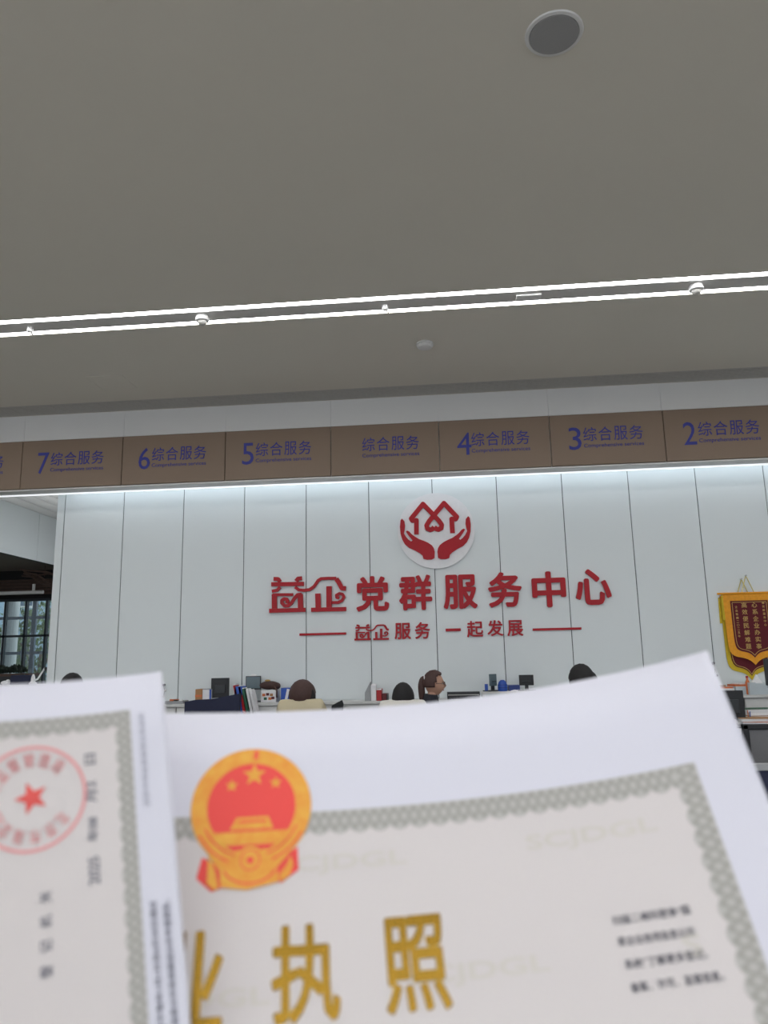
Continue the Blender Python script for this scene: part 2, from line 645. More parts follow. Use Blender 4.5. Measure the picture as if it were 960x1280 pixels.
def dome(px_, py_, lab, big=True):
    q = atz(px_, py_, HC)
    t = thing('ceiling_sensor', lab, 'sensor', (q.x, 6.435, HC + .0))
    k = 1 if big else .45
    MB().lathe([(.05 * k, .02), (.062 * k, -.01), (.062 * k, -.045), (.05 * k, -.05)], 24).build('base', 'fascia_white', t)
    MB().sph((0, 0, -.055 * k), (.042 * k, .042 * k, .035 * k), 18, 10).build('lens', 'grille_metal', t)
    if not big:
        MB().cyl((0, 0, 0), (0, 0, .05), .012).cyl((-.012, 0, -.03), (.03, 0, -.075), .009).build('arm', 'grille_metal', t)
    return t


dome(254, 397, 'white round sensor between the two light strips, left of the middle')
dome(869, 358, 'white round sensor between the two light strips, near the right edge')
dome(39, 410, 'small grey sprinkler head between the light strips at the far left', False)
dome(482, 385, 'small grey sprinkler head between the light strips at the middle', False)
q = atz(140, 478, HC)
t = thing('access_panel', 'flush square ceiling access panel near the air grille, left side', 'access panel', (q.x, q.y, HC))
MB().box(-.2, .2, -.2, .2, -.004, 0).build('flap', 'ceiling_paint', t)
MB().box(-.21, -.203, -.21, .21, -.004, 0).box(.203, .21, -.21, .21, -.004, 0).box(-.21, .21, -.21, -.203, -.004, 0).box(-.21, .21, .203, .21, -.004, 0).build('frame', 'ceiling_paint', t)
q = atz(660, 372, HC)
t = thing('indicator_box', 'small flat white box between the two light strips, right of the middle', 'box', (q.x, 6.435, HC))
MB().box(-.11, .11, -.05, .05, -.02, 0, bev=.004).build('body', 'fascia_white', t)

# ================================================================== COUNTER SIGNS
ords = {7: ('7', -4), 6: ('6', -3), 5: ('5', -2), 0: (None, -1), 4: ('4', 0), 3: ('3', 1), 2: ('2', 2), 8: ('x', -5)}
# board corners k -> left edge
def board(k, digit, lab):
    xa = -0.127 + 1.3155 * k
    w = 1.3155
    t = thing('counter_sign', lab, 'sign', (xa, YS, ZB), 'brown counter signs on the header')
    MB().box(.004, w - .004, 0, .035, 0, ZT - ZB, bev=.003).build('board', 'sign_brown', t)
    H = ZT - ZB
    dx = 0 if digit in ('x',) else 0
    if digit not in (None, 'x'):
        wd = .145 if digit != '4' else .17
        wall_text(digit, .215, .215 + wd, .185, .46, -.002, .004, 'sign_blue', 'number', t, bold=.0)
    ox = .385
    for j, ch in enumerate('综合服务'):
        wall_text(ch, ox + j * .178, ox + j * .178 + .155, .285, .455, -.002, .004, 'sign_blue', 'character', t, bold=.0)
    wall_text('Comprehensive services', ox, ox + .69, .195, .255, -.002, .004, 'sign_blue', 'small_lettering', t, bold=.0)
    return t


board(-5, 'x', 'brown counter sign cut off by the left edge of the view')
for d, k, w_ in (('7', -4, 'leftmost whole sign, above the left end of the panelled wall'), ('6', -3, 'second whole sign from the left'), ('5', -2, 'left neighbour of the sign without a number'),
                 ('4', 0, 'above and right of the round plaque'), ('3', 1, 'second sign from the right edge'), ('2', 2, 'rightmost sign, on the pennant side')):
    board(k, d, 'brown counter sign reading %s, %s' % (d, w_))
board(-1, None, 'brown counter sign without a number, between signs 5 and 4')

# ================================================================== WALL LETTERING AND PLAQUE
YL = YW - .028      # plane of the raised letters' backs


def char_thing(ch, x0, y0, x1, y1, lab, depth=.025, bold=.03, name='wall_character'):
    a = at(x0, y1, YL)
    b = at(x1, y0, YL)
    cx = at((x0 + x1) / 2, (y0 + y1) / 2, YL)
    w = at(x1, (y0 + y1) / 2, YL).x - at(x0, (y0 + y1) / 2, YL).x
    h = at((x0 + x1) / 2, y0, YL).z - at((x0 + x1) / 2, y1, YL).z
    o = wall_text(ch, cx.x - w / 2, cx.x + w / 2, cx.z - h / 2, cx.z + h / 2, YW - depth / 2 - .004, depth, 'red_acrylic', name, None, None, bold)
    return tag(o, lab, 'wall lettering', 'red raised lettering on the panelled wall')


for ch, bx, wh in (('党', (445, 720, 486, 764), 'third'), ('群', (498.5, 718.5, 540, 762.5), 'fourth'), ('服', (554, 718, 596.5, 761), 'fifth'),
                   ('务', (610, 715, 652.5, 759), 'sixth'), ('中', (665, 714, 707.5, 759), 'seventh'), ('心', (719, 711, 764, 756), 'last')):
    char_thing(ch, *bx, 'large red raised character %s, %s of the upper row on the wall' % (ch, wh))
low_ = {'服': 'first plain one after the joined pair', '务': 'just left of the wide gap', '一': 'a single flat stroke', '起': 'right after the single stroke', '发': 'last but one', '展': 'last, beside the right bar'}
for ch, bx in (('服', (493, 778.5, 513.5, 799)), ('务', (518.5, 777.5, 537.5, 798.5)), ('一', (557, 785.5, 576, 789)), ('起', (583.5, 776, 604, 796.5)),
               ('发', (609, 775, 629, 795)), ('展', (634, 775, 654, 795))):
    char_thing(ch, *bx, 'small red character %s of the lower row, %s' % (ch, low_[ch]), .015, .02)
for xa, ya, xb, yb, lab in ((374, 793, 432.5, 792, 'left'), (666, 787, 727, 785.5, 'right')):
    a, b = at(xa, ya, YL), at(xb, yb, YL)
    o = MB().box(0, b.x - a.x, -.008, .008, -.014, .014, bev=.002).build('red_bar', 'red_acrylic')
    o.location = (a.x, YW - .012, (a.z + b.z) / 2)
    tag(o, 'thin red raised bar %s of the lower row of lettering' % lab, 'wall lettering', 'red raised lettering on the panelled wall')

# the two joined ornamental characters at the start of each row: strokes read off the wall
ORN = [  # (width, points) in a frame of 8 units per pixel from pixel (330, 710)
    (38, [(95, 108), (140, 110), (160, 138)]), (38, [(378, 102), (340, 105), (318, 132)]),
    (40, [(72, 163), (397, 158)]),
    (30, [(160, 190), (130, 222), (78, 232)]),
    (30, [(310, 190), (345, 218), (400, 224), (455, 216), (500, 185), (540, 125), (570, 107), (640, 103), (722, 103)]),
    (44, [(722, 108), (745, 140), (778, 202), (818, 204)]),
    (28, [(85, 268), (290, 266)]), (50, [(102, 262), (104, 405)]), (52, [(362, 262), (366, 402)]),
    (32, [(375, 262), (335, 268), (305, 300), (275, 350), (240, 378), (205, 378), (178, 350), (178, 325), (200, 308), (225, 312), (238, 332), (226, 352)]),
    (40, [(52, 428), (414, 418)]),
    (52, [(538, 255), (542, 400)]), (52, [(650, 182), (650, 392)]),
    (28, [(680, 345), (740, 345), (780, 325), (800, 290), (785, 262), (755, 255), (725, 272), (728, 295), (752, 300)]),
    (40, [(472, 418), (822, 410)]),
]


def ornament(dst, lab, depth):
    """dst: function (zx, zy) -> (x, z); strokes extruded before the wall"""
    mb = MB()
    o0 = dst(52, 428)
    sc = (dst(152, 428)[0] - dst(52, 428)[0]) / 100
    for i, (w, pts) in enumerate(ORN):
        q = [dst(*p) for p in pts]
        q = [(a - o0[0], b - o0[1]) for a, b in q]
        e = i * .0006
        stroke(mb, q, w * sc, -depth / 2 - e, depth / 2)
    o = mb.build('wall_character_pair', 'red_acrylic')
    o.location = (o0[0], YW - depth / 2 - .004, o0[1])
    return tag(o, lab, 'wall lettering', 'red raised lettering on the panelled wall')


def d_big(zx, zy):
    p = at(330 + zx / 8, 710 + zy / 8, YL)
    return p.x, p.z


def d_small(zx, zy):
    k = 43 / 770
    p = at(443 + (zx - 52) * k, 799.5 + (zy - 428) * k * 1.0, YL)
    return p.x, p.z


ornament(d_big, 'two joined ornamental red characters 益企 starting the upper row', .025)
ornament(d_small, 'two small joined ornamental red characters 益企 starting the lower row', .015)

# round plaque with two hands holding a pair of roofs and a heart
pc = at(545, 663, YW - .03)
plq = thing('round_plaque', 'round white plaque with red hands under linked roofs and a heart', 'wall plaque', (pc.x, YW, pc.z))
RP = .474
MB().cyl((0, -.002, 0), (0, -.028, 0), RP, n=72).build('disc', 'plaque_white', plq)


def zp(zx, zy):
    p = at(480 + zx / 8, 600 + zy / 8, YW - .03)
    return p.x - pc.x, p.z - pc.z


hand = [(180, 388), (166, 405), (160, 470), (166, 540), (184, 600), (210, 645), (250, 680), (310, 706), (360, 735), (386, 758), (395, 790), (430, 799),
        (480, 796), (506, 780), (508, 720), (500, 685), (480, 655), (440, 628), (400, 610), (350, 592), (310, 568), (280, 546), (255, 518), (232, 508), (220, 518),
        (240, 548), (262, 576), (286, 606), (272, 616), (248, 600), (222, 572), (200, 535), (207, 500), (211, 460), (205, 415)]
hp = [zp(*q) for q in hand]
mb = MB()
mb.prism(hp, -.046, -.028)
o = mb.build('left_hand', 'red_acrylic', plq)
o.name = 'hand'
mx_ = zp(517, 600)[0]
mb = MB()
mb.prism([(2 * mx_ - a, b) for a, b in hp][::-1], -.046, -.028)
mb.build('hand', 'red_acrylic', plq)
rib = [(325, 545), (325, 405), (285, 408), (272, 388), (390, 242), (475, 330), (550, 410), (578, 450), (572, 482), (545, 497), (520, 490), (503, 473)]
mb = MB()
rl_ = [zp(*q) for q in rib]
cx_ = zp(503, 480)[0]
wd_ = abs(zp(550, 500)[0] - zp(503, 500)[0])
stroke(mb, rl_, wd_, -.046, -.028)
stroke(mb, [(2 * cx_ - a, b) for a, b in rl_], wd_, -.0475, -.028)
mb.build('roof_ribbon', 'red_acrylic', plq)

# ================================================================== PENNANTS


def pennant(name, lab, cx, ztop, w, h, y, border_m, text, rim, ext=.06):
    t = thing(name, lab, 'pennant', (cx, y, ztop))
    def outline(s, zs, ho):
        hw = w / 2 * s
        pts = [(-hw, zs)]
        for fx, fz in ((1, .2), (1, .4), (.99, .6), (.98, .72), (.95, .79), (.89, .835), (.8, .865), (.68, .882), (.54, .892), (.40, .903), (.28, .918), (.16, .943), (.07, .972), (0, 1)):
            pts.append((-hw * fx, zs - ho * fz))
        full = pts + [(-a, b) for a, b in pts[::-1][1:]]
        return full
    def sheet(pts, yo, nm, m, par, th=.004):
        MBx = MB()
        MBx.prism(pts, yo, yo + th)
        return MBx.build(nm, m, par)
    sheet(outline(1, 0, h), -.006, 'border', border_m, t)
    sheet(outline(1 - rim * 2 / w, -rim * 1.1, h - rim * 2.2), -.012, 'field', 'pennant_maroon', t)
    gl = outline(1 - rim * 2.5 / w, -rim * 1.35, h - rim * 2.8)
    mb = MB()
    stroke(mb, gl + [gl[0]], .006, -.0135, -.012, joint=False)
    mb.build('thread_line', 'thread_gold', t)
    MB().cyl((-w / 2 - ext, -.01, .005), (w / 2 + ext, -.01, .005), .012, n=12).build('rod', 'pennant_gold', t)
    MB().tube([(-.07, -.01, .01), (0, -.004, .21), (.07, -.01, .01)], .005, 6).build('cord', 'cord_yellow', t)
    MB().cyl((0, 0, .21), (0, -.02, .21), .010, n=10).build('hook', 'steel', t)
    for s in (-1, 1):
        MB().cyl((s * (w / 2 + .01), .0, 0), (s * (w / 2 + .01), .0, -.05), .008, .010, 8).cyl((s * (w / 2 + .01), .0, -.05), (s * (w / 2 + .01), .0, -.3), .010, .016, 10).build('tassel', 'pennant_yellow', t)
    if text:
        for (xc, zz, dz, sz, s) in text:
            for i, ch in enumerate(s):
                wall_text(ch, xc - sz / 2, xc + sz / 2, zz - i * dz - sz, zz - i * dz, -.0145, .002, 'thread_gold', 'character', t, bold=.01)
    return t


YP = 9.33
a0 = at(927, 741, YP)
bk = pennant('silk_pennant', 'larger maroon silk pennant with yellow border, mostly hidden behind the other pennant', at(929, 746, YP + .015).x, at(929, 746, YP).z, .53, .96, YP + .022, 'pennant_yellow', None, .05, .0)
a1 = at(937, 742, YP)
pennant('silk_pennant', 'front maroon silk pennant with orange gold border and two columns of gold characters', at(934, 742, YP).x, at(934, 742, YP).z, .57, .82, YP - .012, 'pennant_gold',
        [(.055, -.105, .079, .060, '心系企业办实事'), (-.06, -.105, .079, .060, '高效便民解难题'),
         (-.15, -.14, .042, .028, '企业敬赠二〇二五年'), (.155, -.10, .042, .028, '赠党群服务中心')], .075)

# ================================================================== LOW CABINETS, DESKS AND OFFICE THINGS
ZC = .985
YC0, YC1 = 8.92, 9.34
cab = thing('low_cabinet', 'low white storage cabinet standing in the row along the panelled wall', 'cabinet', (0, YC0, 0), 'low white cabinets along the wall')
MB().box(.005, .795, .02, YC1 - YC0, .08, ZC - .03).box(.02, .78, .05, YC1 - YC0, 0, .08).build('body', 'white_lacquer', cab)
for s in (0, 1):
    d = MB().box(.01 + s * .392, .398 + s * .392, 0, .02, .1, ZC - .04, bev=.002).build('door', 'white_lacquer', cab)
    MB().box(.35 + s * .08, .36 + s * .08, -.018, 0, .5, .64).build('handle', 'steel', d)
xs = [-4.9 + .8 * i for i in range(14)]
for i, xx in enumerate(xs):
    c = cab if i == 0 else copy_tree(cab)
    c.location = (xx, YC0, 0)
    c['label'] = 'low white storage cabinet along the wall, ' + ('leftmost, under the cable tray', 'second from the left', 'third from the left', 'fourth from the left', 'fifth from the left', 'sixth from the left', 'seventh from the left', 'eighth from the left', 'seventh from the right', 'sixth from the right', 'fifth from the right', 'fourth from the right', 'third from the right', 'under the pennants')[min(i, 13)] if i < 12 else 'low white storage cabinet along the wall, ' + ('last but one' if i == 12 else 'last, at the right end')
ct = MB().box(-4.91, 6.31, YC0 - .02, YC1, ZC - .03, ZC, bev=.003).build('cabinet_worktop', 'white_lacquer')
tag(ct, 'long pale worktop running over the row of low cabinets', 'worktop')


def spanx(x0, x1, y, Y):
    return at(x0, y, Y).x, at(x1, y, Y).x


def monitor(lab, x0, x1, ytop, Y, zb, m_back='black_plastic', rz=0.0, screen=False, ybot=None):
    a, b = spanx(x0, x1, (ytop + ybot) / 2 if ybot else ytop + 12, Y)
    w = (b - a) / max(math.cos(rz), .25)
    zt = at((x0 + x1) / 2, ytop, Y).z - zb
    zl = (at((x0 + x1) / 2, ybot, Y).z - zb) if ybot else .08
    zl = max(zl, .06)
    t = thing('monitor', lab, 'monitor', ((a + b) / 2, Y, zb), rz=rz)
    MB().box(-w / 2, w / 2, -.012, .012, zl, zt, bev=.004).build('casing', m_back, t)
    if screen:
        MB().box(-w / 2 + .01, w / 2 - .01, -.014, -.012, zl + .015, zt - .01).build('screen', 'screen_grey', t)
    else:
        MB().box(-w * .3, w * .3, -.03, -.012, zl + .05, zt - .08, bev=.005).build('rear_housing', 'dark_plastic', t)
    MB().box(-.02, .02, .0, .02, .01, zl + .08).build('neck', 'dark_plastic', t)
    MB().box(-.1, .1, -.07, .07, 0, .012, bev=.003).build('foot', 'dark_plastic', t)
    return t


monitor('black monitor seen from behind, left of the blue file box', 264.5, 286, 847.5, 9.12, ZC, ybot=874, rz=.15)
monitor('small monitor with pale grey screen behind the leaning folders', 307.5, 326, 845, 9.22, ZC, screen=True, ybot=862, rz=.1)
# --- items on the cabinet row


def boxthing(name, lab, cat, x0, y0, x1, y1, Y, d, m, group=None, zb=None, lean=0, parts=None, rz=0):
    zb = ZC if zb is None else zb
    a, b = spanx(x0, x1, (y0 + y1) / 2, Y)
    zt = at((x0 + x1) / 2, y0, Y).z
    w = b - a
    t = thing(name, lab, cat, (a, Y, zb), group, rz)
    h = max(zt - zb, .01)
    MB().box(0, w, 0, d, 0, h, bev=min(.004, w / 6), rot=(0, lean, 0) if lean else None).build('body', m, t)
    return t, w, h


t, w, h = boxthing('kraft_box', 'small brown card box left of the black monitor on the cabinets', 'box', 244, 861.5, 252.5, 876, 9.05, .2, 'kraft')
MB().box(0, w, -.002, 0, h * .45, h * .6).build('tape', 'orange_card', t)
t, w, h = boxthing('pale_box', 'pale blue and white box between brown box and black monitor', 'box', 253, 862, 264, 876, 9.06, .2, 'white_card')
MB().box(w * .8, w, -.003, 0, 0, h).build('side_label', 'blue_plastic', t)
MB().box(0, w, 0, .2, h, h + .008).build('lid', 'grey_lacquer', t)
# leaning folders
fold = None
for i, (xx, yt, m, lab) in enumerate(((297, 858, 'blue_plastic', 'blue file box at the left end of the leaning folders'),
                                      (303, 856.5, 'red_plastic', 'red folder leaning against the blue file box'),
                                      (309, 858.5, 'red_plastic', 'second red folder, leaning next to the white ones'),
                                      (313, 861, 'green_card', 'dark green folder leaning among the white folders'),
                                      (318, 862, 'white_card', 'white folder leaning just right of the green folder'),
                                      (322, 863, 'white_card', 'rightmost white folder of the leaning row, below the small monitor'))):
    Y = 8.72
    a = at(xx, 880, Y)
    zt = at(xx, yt, Y).z
    t = thing('folder', lab, 'folder', (a.x, Y, .745), 'leaning folders on the left desk')
    hh = zt - .745
    if i == 0:
        MB().box(-.04, .05, 0, .16, 0, hh, bev=.003).build('body', m, t)
        for q in range(4):
            MB().box(-.035, .045, -.003, 0, .05 + q * .08, .06 + q * .08).build('rib', 'deep_blue', t)
    else:
        MB().box(-.014, .014, 0, .16, 0, hh / math.cos(.22), bev=.002, rot=(0, -.22, 0)).build('cover', m, t)
        MB().box(-.010, .010, .006, .15, .01, hh / math.cos(.22) + .012, rot=(0, -.22, 0)).build('pages', 'tissue', t)

# white box with coloured pictures and a dark bag on it
t, w, h = boxthing('picture_box', 'white box printed with small coloured pictures, left of the person in beige', 'box', 326, 862.5, 345, 877, 9.04, .22, 'white_card')
for k, (u, v, m) in enumerate(((.2, .6, 'orange_card'), (.45, .65, 'dark_red'), (.7, .6, 'kraft'), (.3, .3, 'green_card'), (.6, .3, 'orange_card'), (.8, .35, 'dark_red'))):
    MB().box(w * u - .018, w * u + .018, -.002, 0, h * v - .015, h * v + .015).build('picture', m, t)
t = thing('dark_bag', 'dark brown bag slumped over the picture box', 'bag', (at(336, 862, 9.12).x, 9.15, ZC + h + .012))
b_ = MB()
b_.sph((0, 0, .04), (.12, .09, .05), 20, 10).sph((.08, -.02, .03), (.06, .07, .045), 16, 8).sph((-.02, 0, .075), (.03, .03, .02))
b_.build('body', 'hair_brown', t, smooth=True)
MB().tube([(.08, -.09, .03), (.12, -.13, -.02), (.12, -.135, -.10)], .01).build('strap', 'hair_brown', t)
MB().sph((-.02, -.01, .095), (.035, .02, .012)).build('clasp', 'thread_gold', t)
t, w, h = boxthing('blue_box', 'blue and white printed box just left of the person in beige', 'box', 351, 860, 364, 877, 9.05, .18, 'blue_plastic')
MB().prism([(w * .35, .01), (w * .6, .01), (w * .85, h * .9), (w * .6, h * .95)], -.003, 0).build('printed_stripe', 'white_card', t)
# white dome lamp
p = at(317, 842.5, 9.28)
t = thing('white_dome_lamp', 'white rounded dome standing behind the small grey monitor', 'lamp', (p.x, 9.28, ZC))
MB().lathe([(.05, 0), (.05, .01), (.015, .02), (.012, p.z - ZC - .06)], 20).build('stand', 'white_lacquer', t)
MB().lathe([(.055, p.z - ZC - .06), (.05, p.z - ZC - .03), (.03, p.z - ZC - .005), (.002, p.z - ZC)], 24).build('dome', 'tissue', t, smooth=True)
# black chair back / navy partition at left
a, b = spanx(232, 300, 875, 8.35)
t = thing('navy_jacket_chair', 'low dark navy chair back with a jacket over it, below the black monitor', 'chair', ((a + b) / 2, 8.35, 0))
zt0, zt1 = at(234, 876, 8.35).z, at(298, 867, 8.35).z
w = b - a
MB().prism([(-w / 2, zt0 - .30), (-w / 2, zt0 - .01), (-w * .3, zt0 + .01), (0, (zt0 + zt1) / 2 - .02), (w * .3, zt1 - .02), (w / 2, zt1), (w / 2, zt1 - .45)], -.03, .03).build('jacket', 'navy_cloth', t)
MB().box(-.24, .24, -.45, .0, .43, .50, bev=.02).build('seat', 'navy_cloth', t)
MB().box(-.2, .2, -.02, .02, .5, .85, bev=.01).build('backrest', 'black_plastic', t)
MB().cyl((0, -.22, .08), (0, -.22, .43), .025).build('gas_column', 'steel', t)
for k in range(5):
    an = k * 2 * PI / 5
    MB().cyl((0, -.22, .1), (.27 * math.cos(an), -.22 + .27 * math.sin(an), .06), .02, .014, 8).sph((.27 * math.cos(an), -.22 + .27 * math.sin(an), .03), (.03, .03, .03), 10, 6).build('base_spoke', 'black_plastic', t)


# --- desks (mostly hidden behind the held papers)
def desk(x0, x1, y0, y1, lab, z=.75, drawer_side=1):
    t = thing('desk', lab, 'desk', ((x0 + x1) / 2, (y0 + y1) / 2, 0), 'staff desks')
    w, d = x1 - x0, y1 - y0
    MB().box(-w / 2, w / 2, -d / 2, d / 2, z - .035, z, bev=.003).build('desktop', 'white_lacquer', t)
    for s in (-1, 1):
        MB().box(s * (w / 2 - .03) - .015, s * (w / 2 - .03) + .015, -d / 2 + .04, d / 2 - .04, 0, z - .035).build('side_panel', 'grey_lacquer', t)
    MB().box(-w / 2 + .05, w / 2 - .05, d / 2 - .08, d / 2 - .06, .25, z - .035).build('modesty_panel', 'grey_lacquer', t)
    return t


desk(-4.6, -1.75, 8.18 + .45, 8.9, 'pale staff desk under the leaning folders at left', .745)
RD = .755
yr = 7.35
xa = at(893, 903, yr).x
desk(xa, xa + 2.4, yr, yr + .85, 'pale staff desk cluttered with papers at the right edge', RD)
# drawer pedestal below it
t = thing('drawer_pedestal', 'grey drawer pedestal under the cluttered desk at right', 'cabinet', (xa + .30, yr + .04, 0))
MB().box(-.2, .2, 0, .5, .03, .70).build('body', 'grey_lacquer', t)
for k in range(3):
    d = MB().box(-.195, .195, -.018, 0, .05 + k * .22, .255 + k * .22, bev=.002).build('drawer', 'grey_lacquer', t)
    MB().box(-.06, .06, -.03, -.018, .2 + k * .22, .212 + k * .22).build('handle', 'steel', d)
# big dark monitor on the right desk
monitor('dark monitor seen from behind on the cluttered desk at right', 897, 929.5, 863, yr + .22, RD, ybot=899, rz=-.12)
# things on the worktop behind it
rnd = random.Random(3)


def clutter(name, lab, cat, x, y, Y, zb, w, d, h, m, extra=None, rz=0, group=None):
    p = at(x, y, Y)
    t = thing(name, lab, cat, (p.x, Y, zb), group, rz)
    MB().box(-w / 2, w / 2, -d / 2, d / 2, 0, h, bev=min(.003, h / 4)).build('body', m, t)
    if extra:
        for (nm, bx, mm) in extra:
            MB().box(*bx).build(nm, mm, t)
    return t


def paper_stack(lab, x, Y, zb, n, w=.28, cols=('white_card', 'orange_card', 'kraft', 'white_card', 'green_card')):
    p = at(x, 880, Y)
    for i in range(n):
        c = cols[i % len(cols)]
        t = thing('paper_bundle', lab.replace('#', ('bottom', 'second', 'third', 'fourth', 'fifth', 'top')[i if i < n - 1 else 5]), 'papers', (p.x + rnd.uniform(-.02, .02), Y + rnd.uniform(-.02, .02), zb + i * .031), 'paper bundles on the right desk', rnd.uniform(-.25, .25))
        MB().box(-w / 2, w / 2, -.11, .11, 0, .026, bev=.002).build('pages', 'white_card' if c != 'white_card' else 'tissue', t)
        MB().box(-w / 2 - .002, w / 2 + .002, -.112, .112, .0262, .030).build('cover', c, t)


paper_stack('# paper bundle of the pile right of the dark monitor, near the desk edge', 945, yr + .16, RD, 3)
paper_stack('# paper bundle of the taller pile at the back of the right desk', 948, yr + .50, RD, 5)
clutter('card_tray', 'pale card tray heaped with orange slips, left end behind the dark monitor', 'tray', 905, 866, 9.1, ZC, .15, .25, .07, 'white_card',
        [('slips', (-.065, .07, -.1, .05, .07, .085), 'orange_card'), ('slips', (-.07, .0, -.08, .1, .085, .105), 'kraft')])
clutter('card_tray', 'clear tray with folded orange papers, right of the pale card tray', 'tray', 922, 866, 9.1, ZC, .14, .22, .09, 'clear_plastic',
        [('slips', (-.07, .05, -.1, .08, .09, .11), 'orange_card'), ('slips', (-.02, .07, -.08, .1, .11, .12), 'white_card')], rz=.15)
p = at(936, 868, 9.0)
t = thing('orange_bottle', 'slim orange bottle standing left of the clear box below the pennants', 'bottle', (p.x, 9.0, ZC))
MB().lathe([(.022, 0), (.024, .02), (.024, .13), (.012, .16), (.012, .18)], 18).build('body', 'orange_card', t, smooth=True)
MB().lathe([(.014, .18), (.014, .20)], 14).build('cap', 'red_plastic', t)
p = at(947, 866, 9.05)
t = thing('tissue_box', 'clear box with a white tissue peak standing below the pennants', 'tissue box', (p.x, 9.05, ZC))
MB().box(-.1, .1, -.06, .06, 0, .12, bev=.004).build('box', 'clear_plastic', t)
mb = MB()
mb.prism([(-.06, .12), (-.02, .17), (.005, .215), (.03, .165), (.06, .12)], -.02, .02)
mb.build('tissue', 'tissue', t)
p = at(956, 866, 8.98)
t = thing('potted_plant', 'small dark green potted plant right of the tissue box', 'plant', (p.x + .09, 8.99, ZC))
MB().lathe([(.03, 0), (.045, .07), (.04, .075)], 18).build('pot', 'white_card', t)
lf = bmesh.new()
for k in range(60):
    a_ = rnd.uniform(0, 6.28)
    c = Vector((math.cos(a_) * rnd.uniform(.01, .06), math.sin(a_) * rnd.uniform(.01, .06), rnd.uniform(.07, .15)))
    e = Euler([rnd.uniform(0, 6) for _ in range(3)]).to_matrix()
    lf.faces.new([lf.verts.new(c + e @ Vector(v)) for v in ((-.02, 0, 0), (0, -.009, 0), (.02, 0, .006), (0, .009, 0))])
me = bpy.data.meshes.new('leaves'); lf.to_mesh(me); lf.free()
o = link('leaves', me, 'leaf_dark', t); o['kind'] = 'stuff'
t = monitor('dark grey monitor cut off by the right edge, in front of the pennants', 956, 985, 823, 8.3, RD, 'dark_plastic', ybot=855, rz=.2)
t.location.y = yr + .62
p = at(970, 880, yr + .62)
t.location.x = at(970, 840, yr + .62).x
# folder stand between tray and tissue box
clutter('clear_holder', 'clear upright document holder between orange bottle and tissue box', 'holder', 941, 872, 8.96, ZC, .07, .08, .13, 'clear_plastic')
clutter('pen_cup', 'small blue pen cup on the right desk before the paper pile', 'cup', 936, 892, yr + .3, RD, .06, .06, .08, 'navy_cloth',
        [('pen', (-.01, -.004, 0, .006, .08, .15), 'orange_card'), ('pen', (.01, .016, 0, .006, .08, .14), 'blue_plastic')])
for i_, (xx, yy_, c_, w_, rz_) in enumerate(((934, .20, 'orange_card', 'orange slip', .5), (939, .33, 'tissue', 'white loose sheet', -.5), (953, .36, 'kraft', 'brown slip', .9), (931, .60, 'tissue', 'crumpled white sheet', .3))):
    o = MB().prism([(-.09, 0), (.09, .0), (.09, .003), (.03, .02), (-.04, .006), (-.09, .012)], -.06, .06).build('loose_sheet', c_)
    p = at(xx, 890, yr + yy_)
    o.location = (p.x, yr + yy_, RD + (.095 if i_ == 0 else .0) * 0)
    o.rotation_euler = (0, 0, rz_)
    tag(o, w_ + ' lying curled on the right desk, %s' % ('by its front edge', 'between the monitor and the piles', 'between the two piles', 'behind the dark monitor')[i_], 'paper', 'loose slips on the right desk')
# small wall hooks beside the pennants
p = at(891, 829, YW)
t = thing('wall_hook', 'small dark hook with a pull cord on the wall left of the pennants', 'hook', (p.x, YW, p.z))
MB().cyl((0, 0, 0), (0, -.03, 0), .016, n=12).build('knob', 'dark_plastic', t)
MB().tube([(0, -.025, 0), (.008, -.02, -.05), (.03, -.015, -.13)], .003).build('cord', 'grille_metal', t)
MB().sph((.03, -.015, -.14), (.01, .01, .014)).build('bead', 'dark_plastic', t)
p = at(205.5, 856, YW)
t = thing('wall_hook', 'small dark hook with beads on the wall beside the left paper', 'hook', (p.x, YW, p.z))
MB().cyl((0, 0, 0), (0, -.03, 0), .014, n=12).build('knob', 'dark_plastic', t)
MB().tube([(0, -.025, 0), (.01, -.02, -.06), (.0, -.015, -.14)], .004).build('cord', 'dark_plastic', t)
MB().sph((.02, -.02, -.07), (.016, .01, .014)).sph((.0, -.02, -.14), (.012, .01, .014)).build('bead', 'grille_metal', t)
# low clutter left of the jacket chair
clutter('cable_tray', 'low tray with orange and white cables at the left end of the cabinets', 'tray', 221, 873, 9.1, ZC, .22, .2, .035, 'grey_lacquer',
        [('cable', (-.05, .06, -.1, -.08, .035, .055), 'orange_card'), ('cable', (.0, .1, -.1, -.06, .035, .048), 'tissue')])

# middle group
t, w, h = boxthing('magazine_holder', 'grey sloping magazine holder left of the white tissue pack', 'holder', 456, 866, 463, 877, 8.98, .2, 'grey_lacquer')
MB().prism([(0, h), (w, h), (w, h + .12)], 0, .2).build('sloping_side', 'grey_lacquer', t)
t, w, h = boxthing('tissue_pack', 'tall white tissue pack between grey holder and red box', 'tissue pack', 463.5, 857, 470, 877, 8.98, .12, 'white_card')
MB().prism([(0, h), (w * .2, h + .02), (w * .9, h + .015), (w, h)], .02, .1).build('tissue', 'tissue', t)
t, w, h = boxthing('red_box', 'bright red box right of the white tissue pack', 'box', 470.5, 861, 477, 877, 8.99, .16, 'red_plastic')
MB().box(0, w, -.002, 0, h * .9, h).build('white_top_edge', 'white_card', t)
t, w, h = boxthing('dark_red_box', 'lower dark red box leaning beside the bright red box', 'box', 477.5, 867, 484, 877, 9.0, .16, 'dark_red')
MB().box(w * .85, w + .004, -.003, .16, 0, h * .96).build('edge', 'black_plastic', t)
t, w, h = boxthing('office_scanner', 'long low black office scanner right of the woman with glasses', 'scanner', 559, 866, 600, 875, 9.02, .2, 'black_plastic', zb=ZC)
